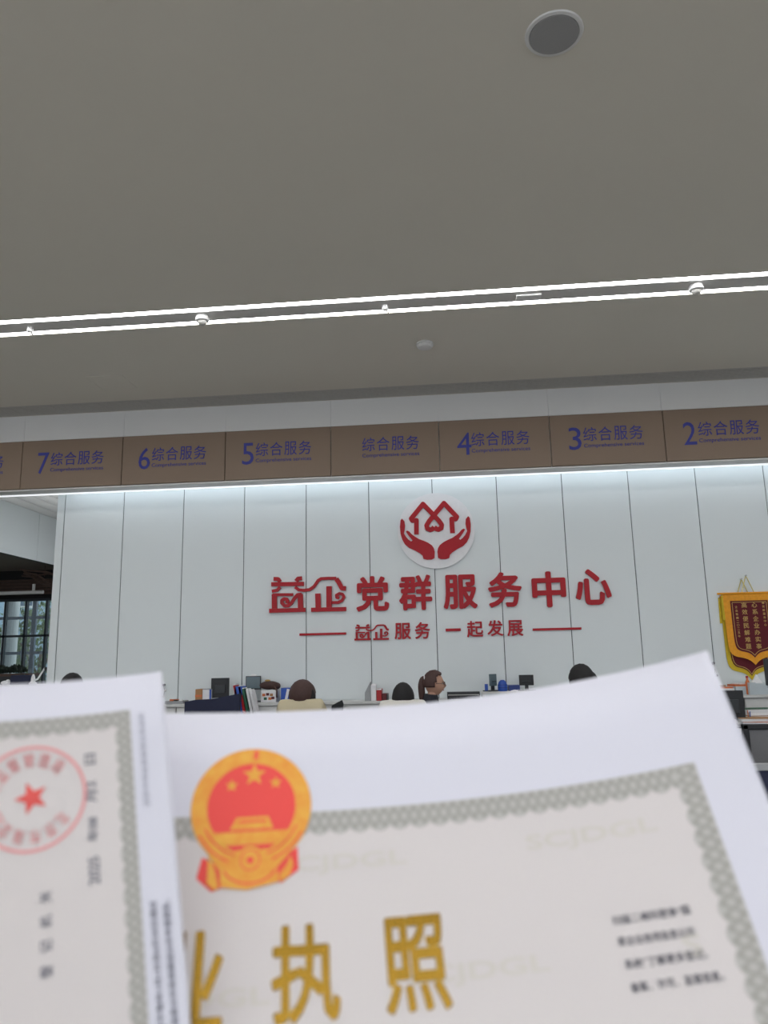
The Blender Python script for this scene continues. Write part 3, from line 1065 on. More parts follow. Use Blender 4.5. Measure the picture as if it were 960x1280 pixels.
MB().box(.01, w - .01, -.003, 0, h * .62, h * .75).build('paper_slot', 'grille_metal', t)
MB().box(.0, w, .01, .19, h, h + .008).build('lid', 'dark_plastic', t)
zs = at(630, 864, 9.05).z
a, b = spanx(602, 664, 866, 9.05)
t = thing('low_riser', 'low white riser shelf carrying the blue bottle and monitors', 'shelf', (a, 8.98, ZC))
MB().box(0, b - a, 0, .3, zs - ZC - .02, zs - ZC, bev=.002).build('top', 'white_lacquer', t)
for q in (.01, (b - a) / 2, b - a - .03):
    MB().box(q, q + .02, 0, .3, 0, zs - ZC - .02).build('leg', 'white_lacquer', t)
monitor('slim grey monitor seen nearly side-on left of the blue bottle', 612, 620.5, 842.5, 9.10, zs, 'screen_grey', rz=.6, ybot=864)
monitor('black monitor seen from behind, right of the blue bottle', 649, 667, 843.5, 9.08, zs, ybot=860, rz=-.15)
p = at(628.5, 864, 9.06)
t = thing('water_bottle', 'round blue water bottle between the two monitors', 'bottle', (p.x, 9.06, zs))
hb = at(628, 850, 9.06).z - zs
MB().lathe([(.05, 0), (.055, .01), (.055, hb * .55), (.04, hb * .85), (.02, hb)], 20).build('body', 'blue_plastic', t, smooth=True)
for q in (.3, .55):
    MB().lathe([(.0565, hb * q), (.0565, hb * q + .006)], 20).build('ring', 'deep_blue', t)
t, w, h = boxthing('blue_folder_pile', 'flat blue folder lying between blue bottle and right black monitor', 'folder', 636, 856.5, 650, 862, 9.05, .22, 'deep_blue', zb=zs)
MB().tube([(.02, -.04, .0), (.06, -.05, -.01 + .02), (.1, -.05, .004)], .006).build('white_cable', 'tissue', t)
t, w, h = boxthing('blue_cup', 'small blue cup left of the slim grey monitor', 'cup', 606, 855, 610, 864, 9.06, .04, 'blue_plastic', zb=zs)
MB().cyl((w / 2, .02, h), (w / 2, .02, h + .01), w / 2.4, n=12).build('lid', 'white_card', t)

# empty task chair at the right and the visitor counter before it


def task_chair(loc, rz, lab, m='black_plastic', meshm='mesh_grey', top=.98):
    t = thing('office_chair', lab, 'chair', loc, rz=rz)
    MB().box(-.24, .24, -.24, .24, .43, .50, bev=.03).build('seat', 'black_cloth', t)
    f = MB()
    for s in (-1, 1):
        f.box(s * .22 - .02, s * .22 + .02, -.27, -.23, .56, top, bev=.006)
    f.box(-.24, .24, -.27, -.23, top - .035, top, bev=.006).box(-.24, .24, -.27, -.23, .56, .60, bev=.006)
    f.build('back_frame', m, t)
    MB().box(-.20, .20, -.254, -.246, .60, top - .03).build('mesh_back', meshm, t)
    MB().box(-.035, .035, -.30, -.27, .40, .80, bev=.008).build('back_support', m, t)
    MB().box(-.03, .03, -.29, .0, .39, .43).build('bracket', m, t)
    for s in (-1, 1):
        MB().box(s * .29 - .03, s * .29 + .03, -.15, .13, .68, .71, bev=.01).box(s * .29 - .012, s * .29 + .012, -.03, .01, .44, .68).box(min(s * .2, s * .3), max(s * .2, s * .3), -.03, .01, .43, .45).build('armrest', m, t)
    MB().cyl((0, 0, .1), (0, 0, .43), .028).build('gas_column', 'steel', t)
    for k in range(5):
        an = k * 2 * PI / 5 + .3
        MB().cyl((0, 0, .1), (.28 * math.cos(an), .28 * math.sin(an), .07), .022, .015, 8).build('base_spoke', m, t)
        MB().cyl((.28 * math.cos(an) - .012, .28 * math.sin(an), .03), (.28 * math.cos(an) + .012, .28 * math.sin(an), .03), .03, n=14).build('castor', m, t)
    return t


Yc = 5.55
pc_ = at(936, 905, Yc)
task_chair((at(976, 930, Yc).x, Yc + .25, 0), 0, 'empty black office chair with grey mesh back at the right edge', top=at(950, 905, Yc).z)
# service counter between visitors and staff
zc = .76
Yk = at(950, 955, 4.3).y
zk = at(950, 955, 4.3).z
t = thing('partition_screen', 'low navy fabric partition with a grey top rail at the lower right', 'partition', (0, 4.3, 0))
MB().box(-6, 6, -.03, .03, zk - .03, zk + .002, bev=.003).build('top_rail', 'grey_lacquer', t)
for q in range(8):
    MB().box(-6 + q * 1.5 + .004, -4.5 + q * 1.5 - .004, -.02, .02, .08, zk - .03).build('fabric_panel', 'navy_cloth', t)
MB().box(-6, 6, -.025, .025, 0, .08).build('plinth', 'grey_lacquer', t)

# --- things beyond the left end of the wall
p0 = at(-40, 841, 11.0); p1 = at(36, 841, 11.0)
t = thing('planter_divider', 'dark waist-high divider planter beyond the left end of the wall', 'planter', (p0.x, 11.0, 0))
zt = at(15, 842, 11).z
MB().box(0, p1.x - p0.x, 0, .3, 0, zt - .04).build('body', 'black_plastic', t)
MB().box(-.01, p1.x - p0.x + .01, -.01, .31, zt - .04, zt).build('rim', 'wood_dark', t)
for (a_, b_, lab) in ((-6, 7, 'dark leafy plant at the left edge in the far planter'), (10, 31, 'dark leafy plant at the right end of the far planter')):
    q0, q1 = at(a_, 835, 11.15), at(b_, 835, 11.15)
    t = thing('leafy_plant', lab, 'plant', ((q0.x + q1.x) / 2, 11.15, zt + .02))
    lf = bmesh.new()
    ww = (q1.x - q0.x) / 2
    for k in range(420):
        c = Vector((rnd.uniform(-1, 1) * ww, rnd.uniform(-.1, .1), 0))
        c.z = rnd.uniform(.0, .11) * (1 - abs(c.x / ww) * .5)
        e = Euler([rnd.uniform(0, 6) for _ in range(3)]).to_matrix()
        lf.faces.new([lf.verts.new(c + e @ Vector(v)) for v in ((-.025, 0, 0), (0, -.012, 0), (.025, 0, .01), (0, .012, 0))])
    me = bpy.data.meshes.new('leaves'); lf.to_mesh(me); lf.free()
    o = link('leaves', me, 'leaf_dark', t); o['kind'] = 'stuff'
    MB().tube([(0, 0, 0), (.01, 0, .05), (-.01, 0, .09)], .006).build('stem', 'bark', t)
zq = at(30, 856, 10.2).z
a, b = spanx(-30, 66, 856, 10.2)
t = thing('side_cabinet', 'white side cabinet in front of the far planter', 'cabinet', (a, 10.2, 0))
MB().box(0, b - a, 0, .4, .05, zq).build('body', 'white_lacquer', t)
MB().box(.02, (b - a) / 2 - .005, -.015, 0, .08, zq - .02).build('door', 'white_lacquer', t)
MB().box((b - a) / 2 + .005, b - a - .02, -.015, 0, .08, zq - .02).build('door', 'white_lacquer', t)
a, b = spanx(13, 37, 848, 10.3)
t = thing('navy_case', 'navy blue case standing on the side cabinet at far left', 'case', (a, 10.3, zq))
hq = at(25, 844, 10.3).z - zq
MB().box(0, b - a, 0, .15, 0, hq, bev=.005).build('body', 'navy_cloth', t)
MB().box((b - a) * .4, (b - a) * .6, .05, .08, hq, hq + .012).build('handle', 'black_plastic', t)
for (x_, y_, lab) in ((7, 849, 'crumpled white tissue at the left edge of the side cabinet'),):
    p = at(x_, 856, 10.3)
    o = MB().sph((0, 0, .03), (.07, .04, .03), 14, 8).sph((.03, 0, .05), (.03, .03, .025), 10, 6).build('tissue_wad', 'tissue')
    o.location = (p.x, 10.3, zq)
    tag(o, lab, 'tissue')
p = at(41, 855, 10.3)
t = thing('desk_lamp', 'white jointed desk lamp with slanting arm on the side cabinet', 'lamp', (p.x, 10.3, zq))
MB().lathe([(.05, 0), (.052, .02), (.03, .04), (.025, .1), (.01, .14)], 20).build('base', 'tissue', t)
e1 = at(56, 835, 10.3) - Vector((p.x, 10.3, zq))
e0 = at(47, 849, 10.3) - Vector((p.x, 10.3, zq))
MB().tube([(0, 0, .05), tuple(e0), tuple(e1)], .012).build('arm', 'tissue', t)
MB().cyl(tuple(e1), tuple(e1 + Vector((.04, 0, -.02))), .015, .035).build('shade', 'dark_plastic', t)


# ================================================================== PEOPLE
def skin_mesh(nodes, edges, name, material, parent, sub=2, root=0):
    me = bpy.data.meshes.new(name)
    me.from_pydata([n[0] for n in nodes], edges, [])
    o = bpy.data.objects.new(name, me)
    COL.objects.link(o)
    md = o.modifiers.new('s', 'SKIN')
    md.use_smooth_shade = True
    sv = me.skin_vertices[0].data
    for i, n in enumerate(nodes):
        r = n[1]
        sv[i].radius = r if isinstance(r, tuple) else (r, r)
        sv[i].use_root = (i == root)
    s = o.modifiers.new('d', 'SUBSURF')
    s.levels = s.render_levels = sub
    dg = bpy.context.evaluated_depsgraph_get()
    nm = bpy.data.meshes.new_from_object(o.evaluated_get(dg))
    bpy.data.objects.remove(o)
    nm.materials.clear()
    for p in nm.polygons: p.use_smooth = True
    return nm


def head_bm(bm, c, rx, ry, rz_):
    r = bmesh.ops.create_uvsphere(bm, u_segments=28, v_segments=20, radius=1)
    for v in r['verts']:
        x, y, z = v.co
        jaw = 1 - .28 * max(0, -z) ** 1.3
        nx, ny = x * jaw, y * (1 - .12 * max(0, -z))
        ny += .10 * max(0, -z) * max(0, y)
        # nose, brow, eye hollows
        if y > .5:
            ny += .24 * math.exp(-((x / .16) ** 2 + ((z + .20) / .20) ** 2))
            ny += .10 * math.exp(-((x / .13) ** 2 + ((z - .0) / .22) ** 2))
            for s in (-1, 1):
                ny -= .10 * math.exp(-(((x - s * .36) / .18) ** 2 + ((z - .02) / .13) ** 2))
            ny += .05 * math.exp(-((x / .25) ** 2 + ((z + .52) / .08) ** 2))
        v.co = Vector((nx * rx, ny * ry, z * rz_)) + c
    for s in (-1, 1):
        q = bmesh.ops.create_uvsphere(bm, u_segments=10, v_segments=8, radius=1)
        bmesh.ops.scale(bm, vec=(.010, .020, .031), verts=q['verts'])
        bmesh.ops.translate(bm, vec=c + Vector((s * rx * .98, -.005, -.005)), verts=q['verts'])


def person(lab, x, y, htop, rz, hair, shirt, short=True, headtilt=0, hairstyle='short', lean=0.0, glasses=False, chairlab=None, drop=None, hs=1.0):
    t = thing('person', lab, 'person', (x, y, 0), rz=rz)
    RZ = .118
    hz = htop - .012 - RZ
    hc = Vector((0, .03 + lean, hz))
    zn = hz - .145 if drop is None else htop - drop    # base of the neck
    P = []
    E_ = []

    def n(p, r, par=None):
        P.append((Vector(p), r))
        if par is not None: E_.append((par, len(P) - 1))
        return len(P) - 1
    zp_ = .56
    pel = n((0, -.05, zp_), (.12, .085))
    bel = n((0, -.05 + lean * .3, zp_ + (zn - zp_) * .35), (.10, .075), pel)
    che = n((0, -.03 + lean * .7, zp_ + (zn - zp_) * .72), (.115, .078), bel)
    nb = n((0, -.045 * (drop is not None and drop < .2) + lean * .95, zn - .01), (.05, .045) if drop else (.06, .055), che)
    nk = n(tuple(Vector((0, .0 + lean * .95, zn - .01)).lerp(Vector((0, .03 + lean, hz - .02)), .45)), .048, nb)
    n((0, .02 + lean, hz - .02), .055, nk)
    clothes = []
    hands = []
    for s in (-1, 1):
        sh = n((s * .165, -.02 + lean * .8, zn - .055), .045, che)
        el = n((s * .215, .10 + lean * .6, zn - .31), .042, sh)
        wr = n((s * .15, .34 + lean * .3, .775), .027, el)
        pm = n((s * .135, .405 + lean * .3, .775), (.034, .018), wr)
        for k, (dx, ln) in enumerate(((-.026, .062), (-.009, .072), (.009, .068), (.026, .054))):
            k0 = n((s * (.135 - dx), .445 + lean * .3, .778), .0095, pm)
            k1 = n((s * (.135 - dx * 1.15), .445 + ln * .5 + lean * .3, .780), .0085, k0)
            n((s * (.135 - dx * 1.2), .445 + ln + lean * .3, .768), .007, k1)
        th = n((s * .098, .40 + lean * .3, .770), .011, pm)
        n((s * .082, .435 + lean * .3, .766), .009, th)
        hip = n((s * .095, .0, .52), .085, pel)
        kn = n((s * .12, .42, .50), .06, hip)
        an = n((s * .12, .44, .10), .038, kn)
        n((s * .125, .55, .05), (.04, .03), an)
        clothes.append((sh, el, wr, hip, kn, an))
    body = skin_mesh(P, E_, 'body', None, None)
    bm = bmesh.new()
    bm.from_mesh(body)
    head_bm(bm, hc, .076, .096, RZ)
    bm.to_mesh(body)
    bm.free()
    for p in body.polygons: p.use_smooth = True
    link('body', body, 'skin', t)
    # shirt and trousers
    S = [(P[pel][0] + Vector((0, 0, .0)), (.168, .128)), (P[bel][0], (.150, .122)), (P[che][0], (.172, .130)), (P[nb][0] + Vector((0, -.004, .012 if drop else -.022)), (.082, .072))]
    SE = [(0, 1), (1, 2), (2, 3)]
    for c in clothes:
        i = len(S)
        S.append((P[c[0]][0] + Vector((0, 0, .0)), .072))
        S.append((P[c[1]][0], .057))
        SE += [(2, i), (i, i + 1)]
        e, w_ = P[c[1]][0], P[c[2]][0]
        S.append((e.lerp(w_, .95), .040))
        SE.append((i + 1, i + 2))
    sm = skin_mesh(S, SE, 'shirt', None, None)
    link('shirt', sm, shirt, t)
    T = [(P[pel][0] + Vector((0, 0, -.02)), (.165, .125))]
    TE = []
    for c in clothes:
        i = len(T)
        T += [(P[c[3]][0], .10), (P[c[4]][0], .076), (P[c[5]][0] + Vector((0, 0, .0)), .058)]
        TE += [(0, i), (i, i + 1), (i + 1, i + 2)]
    link('trousers', skin_mesh(T, TE, 'trousers', None, None), 'grey_trousers', t)
    for s in (-1, 1):
        MB().sph((s * .125, .50, .045), (.045, .12, .045), 16, 8).build('shoe', 'black_plastic', t, smooth=True)
    # face
    f = MB()
    for s in (-1, 1):
        f.sph(hc + Vector((s * .029, .081, .003)), (.012, .008, .008), 10, 8)
    eyes = f.build('eyes', 'eye_white', t)
    f = MB()
    for s in (-1, 1):
        f.sph(hc + Vector((s * .029, .087, .003)), (.0055, .004, .006), 8, 6)
        f.box(hc.x + s * .029 - .014, hc.x + s * .029 + .014, hc.y + .084, hc.y + .091, hc.z + .020, hc.z + .024)
    f.build('pupils_and_brows', 'eye_dark', t)
    MB().sph(hc + Vector((0, .090, -.062)), (.022, .008, .006), 12, 6).build('mouth', 'lips', t)
    # hair shell
    bm = bmesh.new()
    r = bmesh.ops.create_uvsphere(bm, u_segments=36, v_segments=26, radius=1)
    k = (1.10 if hairstyle != 'short' else 1.07) * hs
    kill = []
    kx = 1.14 if hairstyle == 'bun' else 1.06 if hairstyle == 'short' else 1.0
    low = {'short': -.8, 'ponytail': -.35, 'long': -.9, 'bun': -.97}[hairstyle]
    for v in r['verts']:
        x_, y_, z_ = v.co
        face = y_ > .30 and z_ < .52 + .2 * (1 - abs(x_))
        side = z_ < low or (y_ > .02 and z_ < -.05 and hairstyle == 'short') or (y_ > .12 and z_ < .1)
        if face or side:
            kill.append(v)
        nn = 1 + .018 * math.sin(17 * x_ + 5 * z_) * math.sin(13 * y_ + 3)
        v.co = Vector((x_ * .076 * k * kx * nn, y_ * .096 * k * nn * (1.03 if y_ < 0 else 1), z_ * RZ * (min(k, 1.08) if z_ > 0 else 1.02) * nn)) + hc
    bmesh.ops.delete(bm, geom=kill, context='VERTS')
    bmesh.ops.solidify(bm, geom=bm.faces[:], thickness=-.012)
    me = bpy.data.meshes.new('hair')
    bm.to_mesh(me)
    bm.free()
    for p in me.polygons: p.use_smooth = True
    ho = link('hair', me, hair, t)
    if hairstyle == 'ponytail':
        pt = skin_mesh([(hc + Vector((0, -.07, .06)), .035), (hc + Vector((0, -.118, .055)), (.036, .034)), (hc + Vector((.0, -.132, -.02)), (.036, .038)), (hc + Vector((0, -.125, -.13)), (.034, .036)), (hc + Vector((0, -.115, -.25)), .016)],
                       [(0, 1), (1, 2), (2, 3), (3, 4)], 'ponytail', None, None)
        link('ponytail', pt, hair, ho)
        MB().sph(hc + Vector((0, -.10, .058)), (.040, .010, .034), 14, 8).build('hair_tie', 'white_card', ho)
    if hairstyle in ('long', 'bun'):
        lk = skin_mesh([(hc + Vector((.028, -.02, .062)), (.066, .066)), (hc + Vector((.072, -.04, .01)), (.05, .062)), (hc + Vector((.095, -.05, -.07)), (.036, .045)), (hc + Vector((.135, -.03, -.18)), (.026, .03)), (hc + Vector((.15, .0, -.26)), .012)],
                       [(0, 1), (1, 2), (2, 3), (3, 4)], 'hair_lock', None, None)
        link('hair_lock', lk, 'hair_black', ho, 'long black lock of hair')
    if glasses:
        g = MB()
        for s in (-1, 1):
            pts = [hc + Vector((s * .031 + .022 * math.cos(a), .104, .002 + .017 * math.sin(a))) for a in [j * PI / 6 for j in range(13)]]
            g.tube(pts, .0022, 6)
            g.tube([hc + Vector((s * .053, .104, .006)), hc + Vector((s * .079, .02, .006)), hc + Vector((s * .08, -.01, -.002))], .002, 6)
        g.tube([hc + Vector((-.009, .105, .005)), hc + Vector((.009, .105, .005))], .002, 6)
        g.build('glasses', 'black_plastic', t)
    if chairlab:
        task_chair((x, y, 0), rz, chairlab, top=min(.95, zn - .10))
    return t


def head_at(px_, py_, Y):
    p = at(px_, py_, Y)
    return p.x, p.z


# facing the wall (+y) unless turned
hx, hz_ = head_at(378, 850.5, 6.9)
person('person in a beige top seen from behind, brown hair with a dark lock', hx, 6.9 - .03, hz_, 0, 'hair_brown', 'beige_cloth', hairstyle='bun', drop=.165, hs=1.14,
       chairlab='office chair under the person in beige')
hx, hz_ = head_at(503.5, 854, 6.85)
person('person in a white shirt seen from behind, short black hair', hx, 6.85 - .03, hz_, 0, 'hair_black', 'white_cloth', hairstyle='short', drop=.145, chairlab='office chair under the person in the white shirt')
hx, hz_ = head_at(541, 838.5, 7.9)
person('woman in profile with glasses and ponytail, wearing a black top', hx - .02, 7.9, hz_, -PI / 2 + .12, 'hair_brown', 'black_cloth', hairstyle='ponytail', glasses=True, drop=.235,
       chairlab='office chair under the woman with glasses')
hx, hz_ = head_at(726.5, 831, 6.5)
person('person at the right with only black hair showing over the paper', hx, 6.5 - .03, hz_, 0.2, 'hair_black', 'black_cloth', hairstyle='long', hs=1.12, chairlab='office chair under the person at the right')
hx, hz_ = head_at(91, 842, 7.2)
person('person at the far left with only dark hair showing over the paper', hx, 7.2 - .03, hz_, 0.1, 'hair_black', 'white_cloth', hairstyle='short', hs=1.1, chairlab='office chair under the person at the far left')
# dark slanted tablet right of the person in beige
p = at(421, 884, 7.45)
p1 = at(427.5, 875, 7.45)
t = thing('tablet_stand', 'small dark slanted tablet showing just right of the person in beige', 'tablet', (p.x, 7.45, 0))
hh = p1.z
MB().prism([(-.06, hh - .25), (-.05, hh - .05), (.05, hh), (.065, hh - .04), (.04, hh - .25)], 0, .02).build('tablet', 'black_plastic', t)
MB().box(-.015, .015, .02, .05, .75, hh - .1).box(-.08, .08, -.02, .12, .75, .765).build('stand', 'steel', t)
t.location.z = 0
desk(p.x - .80, p.x + .80, 7.16, 7.62, 'pale staff desk before the persons in beige and white', .75)
q = at(541, 860, 7.9)
desk(q.x + .32, q.x + 1.1, 7.66, 8.3, 'pale staff desk before the woman with glasses', .75)
q = at(726, 850, 6.5)
desk(q.x - .7, q.x + .6, 6.82, 7.3, 'pale staff desk before the person with only hair showing at the right', .75)
q = at(91, 860, 7.2)
desk(q.x - .6, q.x + .5, 7.5, 8.1, 'pale staff desk before the person at the far left', .75)

# ================================================================== THE TWO PAPERS HELD IN FRONT OF THE CAMERA


class Sheet:
    """a bent sheet: rulings run down the page, u is arc length across, v down; local frame from the camera"""

    def __init__(s, rx, ry, rz, ox, oy, oz, k0, k1, k2, ulo):
        s.R = (Matrix.Rotation(rz, 3, 'Z') @ Matrix.Rotation(ry, 3, 'Y') @ Matrix.Rotation(rx, 3, 'X'))
        s.O = Vector((ox, oy, oz))
        s.k = (k0, k1, k2)
        s.tab = []
        # integrate the profile
        s.st = .0005
        s.pos = {}
        for sg in (1, -1):
            X = Z = th = 0.0
            u = 0.0
            s.pos[0] = (0.0, 0.0, 0.0)
            i = 0
            while i < 900:
                kk = k0 + k1 * u + k2 * u * u
                if sg < 0 and u < ulo:
                    kk = (k0 + k1 * ulo + k2 * ulo * ulo) * math.exp(-(ulo - u) / .02)
                th += sg * kk * s.st
                X += sg * math.cos(th) * s.st
                Z += sg * math.sin(th) * s.st
                u += sg * s.st
                i += 1
                s.pos[sg * i] = (X, Z, th)

    def __call__(s, u, v, off=0.0):
        f = u / s.st
        i = math.floor(f)
        a, b = s.pos[i], s.pos[i + 1]
        t = f - i
        X, Z, th = (a[0] + (b[0] - a[0]) * t, a[1] + (b[1] - a[1]) * t, a[2] + (b[2] - a[2]) * t)
        loc = Vector((X - math.sin(th) * off, -v, Z + math.cos(th) * off))
        return CAM + CM @ (s.O + s.R @ loc)

    def grid(s, name, u0, u1, v0, v1, off, m, parent, nu=40, nv=8, thick=0, uvscale=None, edge=None):
        vs, fs = [], []
        for j in range(nv + 1):
            for i in range(nu + 1):
                vs.append(s(u0 + (u1 - u0) * i / nu, v0 + (v1 - v0) * j / nv, off))
        for j in range(nv):
            for i in range(nu):
                a = j * (nu + 1) + i
                fs.append((a + nu + 1, a + nu + 2, a + 1, a))
        return s.mesh(name, vs, fs, m, parent, thick)

    def mesh(s, name, vs, fs, m, parent, thick=0, uvs=None, smooth=True):
        me = bpy.data.meshes.new(name)
        o0 = s.base
        me.from_pydata([v - o0 for v in vs], [], fs)
        me.update()
        if uvs:
            ul = me.uv_layers.new(name='UVMap')
            for lp in me.loops:
                ul.data[lp.index].uv = uvs[lp.vertex_index]
        if thick:
            bm = bmesh.new()
            bm.from_mesh(me)
            bmesh.ops.solidify(bm, geom=bm.faces[:], thickness=thick)
            bm.to_mesh(me)
            bm.free()
        for p in me.polygons: p.use_smooth = smooth
        return link(name, me, m, parent)

    def text(s, st, u0, u1, v0, v1, m, name, parent, off=.0003, bold=.0, rot=False):
        """string filling the box; rot=True reads up the page (turned 90 degrees counter-clockwise)"""
        vs, fs = text_mesh(st, bold)
        a, b, c, d = bounds(vs)
        out = []
        for q in vs:
            fx, fy = (q.x - a) / (b - a), (q.y - c) / max(1e-4, (d - c))
            if rot:
                out.append(s(u1 - fy * (u1 - u0), v1 - fx * (v1 - v0), off + q.z))
            else:
                out.append(s(u0 + fx * (u1 - u0), v1 - fy * (v1 - v0), off + q.z))
        return s.mesh(name, out, fs, m, parent, smooth=False)

    def poly(s, pts, m, name, parent, off=.0003):
        """fan polygon about its centre, or list of polygons"""
        polys = pts if isinstance(pts[0][0], (tuple, list)) else [pts]
        vs, fs = [], []
        for P in polys:
            i0 = len(vs)
            for q in P: vs.append(s(q[0], q[1], off))
            for f in tessellate_polygon([[Vector((q[0], q[1], 0)) for q in P]]):
                fs.append(tuple(i0 + i for i in f))
        return s.mesh(name, vs, fs, m, parent)

    def ring(s, cu, cv, r0u, r0v, r1u, r1v, m, name, parent, off=.0003, a0=0, a1=2 * PI, n_=72):
        vs, fs = [], []
        for i in range(n_ + 1):
            a = a0 + (a1 - a0) * i / n_
            vs.append(s(cu + r0u * math.cos(a), cv + r0v * math.sin(a), off))
            vs.append(s(cu + r1u * math.cos(a), cv + r1v * math.sin(a), off))
        for i in range(n_):
            fs.append((2 * i, 2 * i + 1, 2 * i + 3, 2 * i + 2))
        return s.mesh(name, vs, fs, m, parent)

    def border(s, runs, parent, off, name='printed_border'):
        """runs: (axis, fixed outer edge, inward sign, start, end, width, period); inner edge scalloped"""
        vs, fs, uvs = [], [], []
        for ax, fe, sg, p0, p1, w, per in runs:
            n_ = max(8, int(abs(p1 - p0) / per * 10))
            i0 = len(vs)
            K = 5
            for i in range(n_ + 1):
                p = p0 + (p1 - p0) * i / n_
                ww = w * (.80 + .2 * abs(math.sin(PI * (p - p0) / per)))
                for k in range(K):
                    q = fe + sg * ww * k / (K - 1)
                    vs.append(s(p, q, off) if ax == 'u' else s(q, p, off))
                    uvs.append(((p - p0) / per, ww / w * k / (K - 1)))
            for i in range(n_):
                for k in range(K - 1):
                    a = i0 + i * K + k
                    fs.append((a, a + 1, a + K + 1, a + K))
        return s.mesh(name, vs, fs, 'guilloche', parent, uvs=uvs)


def star(cx, cy, r, rot=-PI / 2):
    return [(cx + (r if i % 2 == 0 else r * .42) * math.cos(rot + i * PI / 5), cy + (r if i % 2 == 0 else r * .42) * math.sin(rot + i * PI / 5)) for i in range(10)]


MM = .001
# --- right sheet: wide licence with emblem and gold title
S = Sheet(-0.7182, 0.1427, -0.0145, -0.0596, -0.0926, -0.3533, 1.3824, 18.1248, -44.7081, -.04)
S.base = S(0, 0)
lic = thing('licence_sheet', 'large white certificate with red and gold emblem and gold title characters, nearest right', 'document', S.base)
S.grid('paper', -.2106, .2106, 0, .297, 0, 'paper_white', lic, 120, 12, thick=.0002)
S.grid('printed_panel', -.186, .186, .049, .272, .0001, 'print_beige', lic, 110, 12)
S.border([('u', .0468, 1, -.1885, .1885, .0100, .0085), ('v', .1888, -1, .0468, .275, .0100, .0085), ('v', -.1888, 1, .0468, .275, .0100, .0085),
          ('u', .2752, -1, -.1885, .1885, .0100, .0085)], lic, .0002)
# faint repeated watermark letters
for (u, v) in ((.1133, .0724), (.0102, .0724), (-.092, .0724), (.060, .1155), (-.045, .1175), (.1625, .1155)):
    u1_ = min(u + .0535, .1775)
    if u > .16:
        S.text('S', u, u + .007, v - .0078, v, 'ink_water', 'watermark', lic, .00016, bold=.03)
    else:
        S.text('SCJDGL', u, u1_, v - .0078, v, 'ink_water', 'watermark', lic, .00016, bold=.03)


def ez(zx, zy):
    return ((zx - 464) * .084 * MM, (18 + (zy - 145) * .083) * MM)


em = S.poly([[ez(*q) for q in ((232, 690), (212, 788), (285, 850), (335, 832), (360, 760))], [ez(*q) for q in ((690, 660), (694, 770), (610, 826), (570, 800), (560, 740))]], 'emblem_red', 'emblem', lic, .00035)
em['label'] = 'red and gold round national emblem at the top centre'
c_ = ez(461, 450)
S.ring(c_[0], c_[1], .0185, .0185, .0252, .0253, 'emblem_gold', 'wheat_wreath', em, .0006)
c2 = ez(467, 448)
S.poly([(c2[0] + .0190 * math.cos(a * PI / 30), c2[1] + .0190 * math.sin(a * PI / 30)) for a in range(60)], 'emblem_red', 'red_field', em, .0005)
for i_, (zx, zy, r) in enumerate(((470, 288, 62), (357, 342, 34), (420, 411, 34), (515, 406, 34), (580, 334, 34))):
    q = ez(zx, zy)
    S.poly(star(q[0], q[1], r * .084 * MM), 'emblem_gold', 'star', em, .0007)
S.poly([[ez(*q) for q in ((388, 508), (545, 505), (570, 565), (357, 568))], [ez(*q) for q in ((282, 580), (640, 577), (645, 606), (638, 624), (284, 628), (278, 606))], [ez(*q) for q in ((300, 628), (625, 625), (600, 640), (320, 642))]],
       'emblem_gold', 'gate_tower', em, .0008)
S.poly([ez(*q) for q in ((400, 524), (535, 522), (535, 532), (398, 534))], 'emblem_red', 'eave_line', em, .0009)
S.poly([ez(*q) for q in ((470, 158), (488, 158), (484, 205), (466, 205))], 'emblem_red', 'wreath_gap', em, .0009)
# lower wreath and gear: gold field, red wedge under the gate, gear with red heart, tied stalks
S.poly([ez(*q) for q in ((250, 640), (300, 650), (345, 690), (400, 740), (530, 740), (580, 690), (640, 645), (672, 640), (640, 700), (590, 752), (602, 820), (450, 850), (326, 834), (320, 760), (262, 690))],
       'emblem_gold', 'tied_stalks', em, .00075)
S.poly([ez(*q) for q in ((338, 645), (585, 637), (545, 668), (500, 650), (430, 650), (385, 672))], 'emblem_red', 'red_wedge', em, .0008)
g_ = ez(461, 715)
S.poly([(g_[0] + .0055 * math.cos(a * PI / 20), g_[1] + .0055 * math.sin(a * PI / 20)) for a in range(40)], 'emblem_gold', 'gear', em, .00095)
S.ring(*g_, .0036, .0036, .0041, .0041, 'emblem_red', 'gear_line', em, .0010)
S.poly([(g_[0] + .0014 * math.cos(a * PI / 10), g_[1] + .0014 * math.sin(a * PI / 10)) for a in range(20)], 'emblem_red', 'gear_hub', em, .0010)
for k_, (rr, a0_, a1_) in enumerate(((.0205, .14, .40), (.0205, .60, .86), (.0235, .62, .84), (.0235, .16, .38))):
    S.ring(c_[0], c_[1], rr, rr, rr + .0006, rr + .0006, 'emblem_red', 'stalk_line', em, .0010, a0_ * PI, a1_ * PI, 24)
S.ring(g_[0], g_[1] + .0015, .0105, .0070, .0112, .0077, 'emblem_red', 'drape_line', em, .0010, .1 * PI, .9 * PI, 24)
S.poly([ez(*q) for q in ((262, 700), (280, 720), (300, 765), (318, 835), (300, 846), (262, 812))], 'emblem_gold', 'drape_fold', em, .00085)
S.poly([ez(*q) for q in ((655, 700), (640, 740), (600, 790), (612, 822), (650, 795), (668, 745))], 'emblem_gold', 'drape_fold', em, .00085)
for ch, u0, u1 in (('营', -.0770, -.0515), ('业', -.0345, -.0085), ('执', .0088, .0343), ('照', .0510, .0755)):
    S.text(ch, u0, u1, .0900, .1225, 'gold_foil', 'gold_character', lic, .0006, bold=.022)
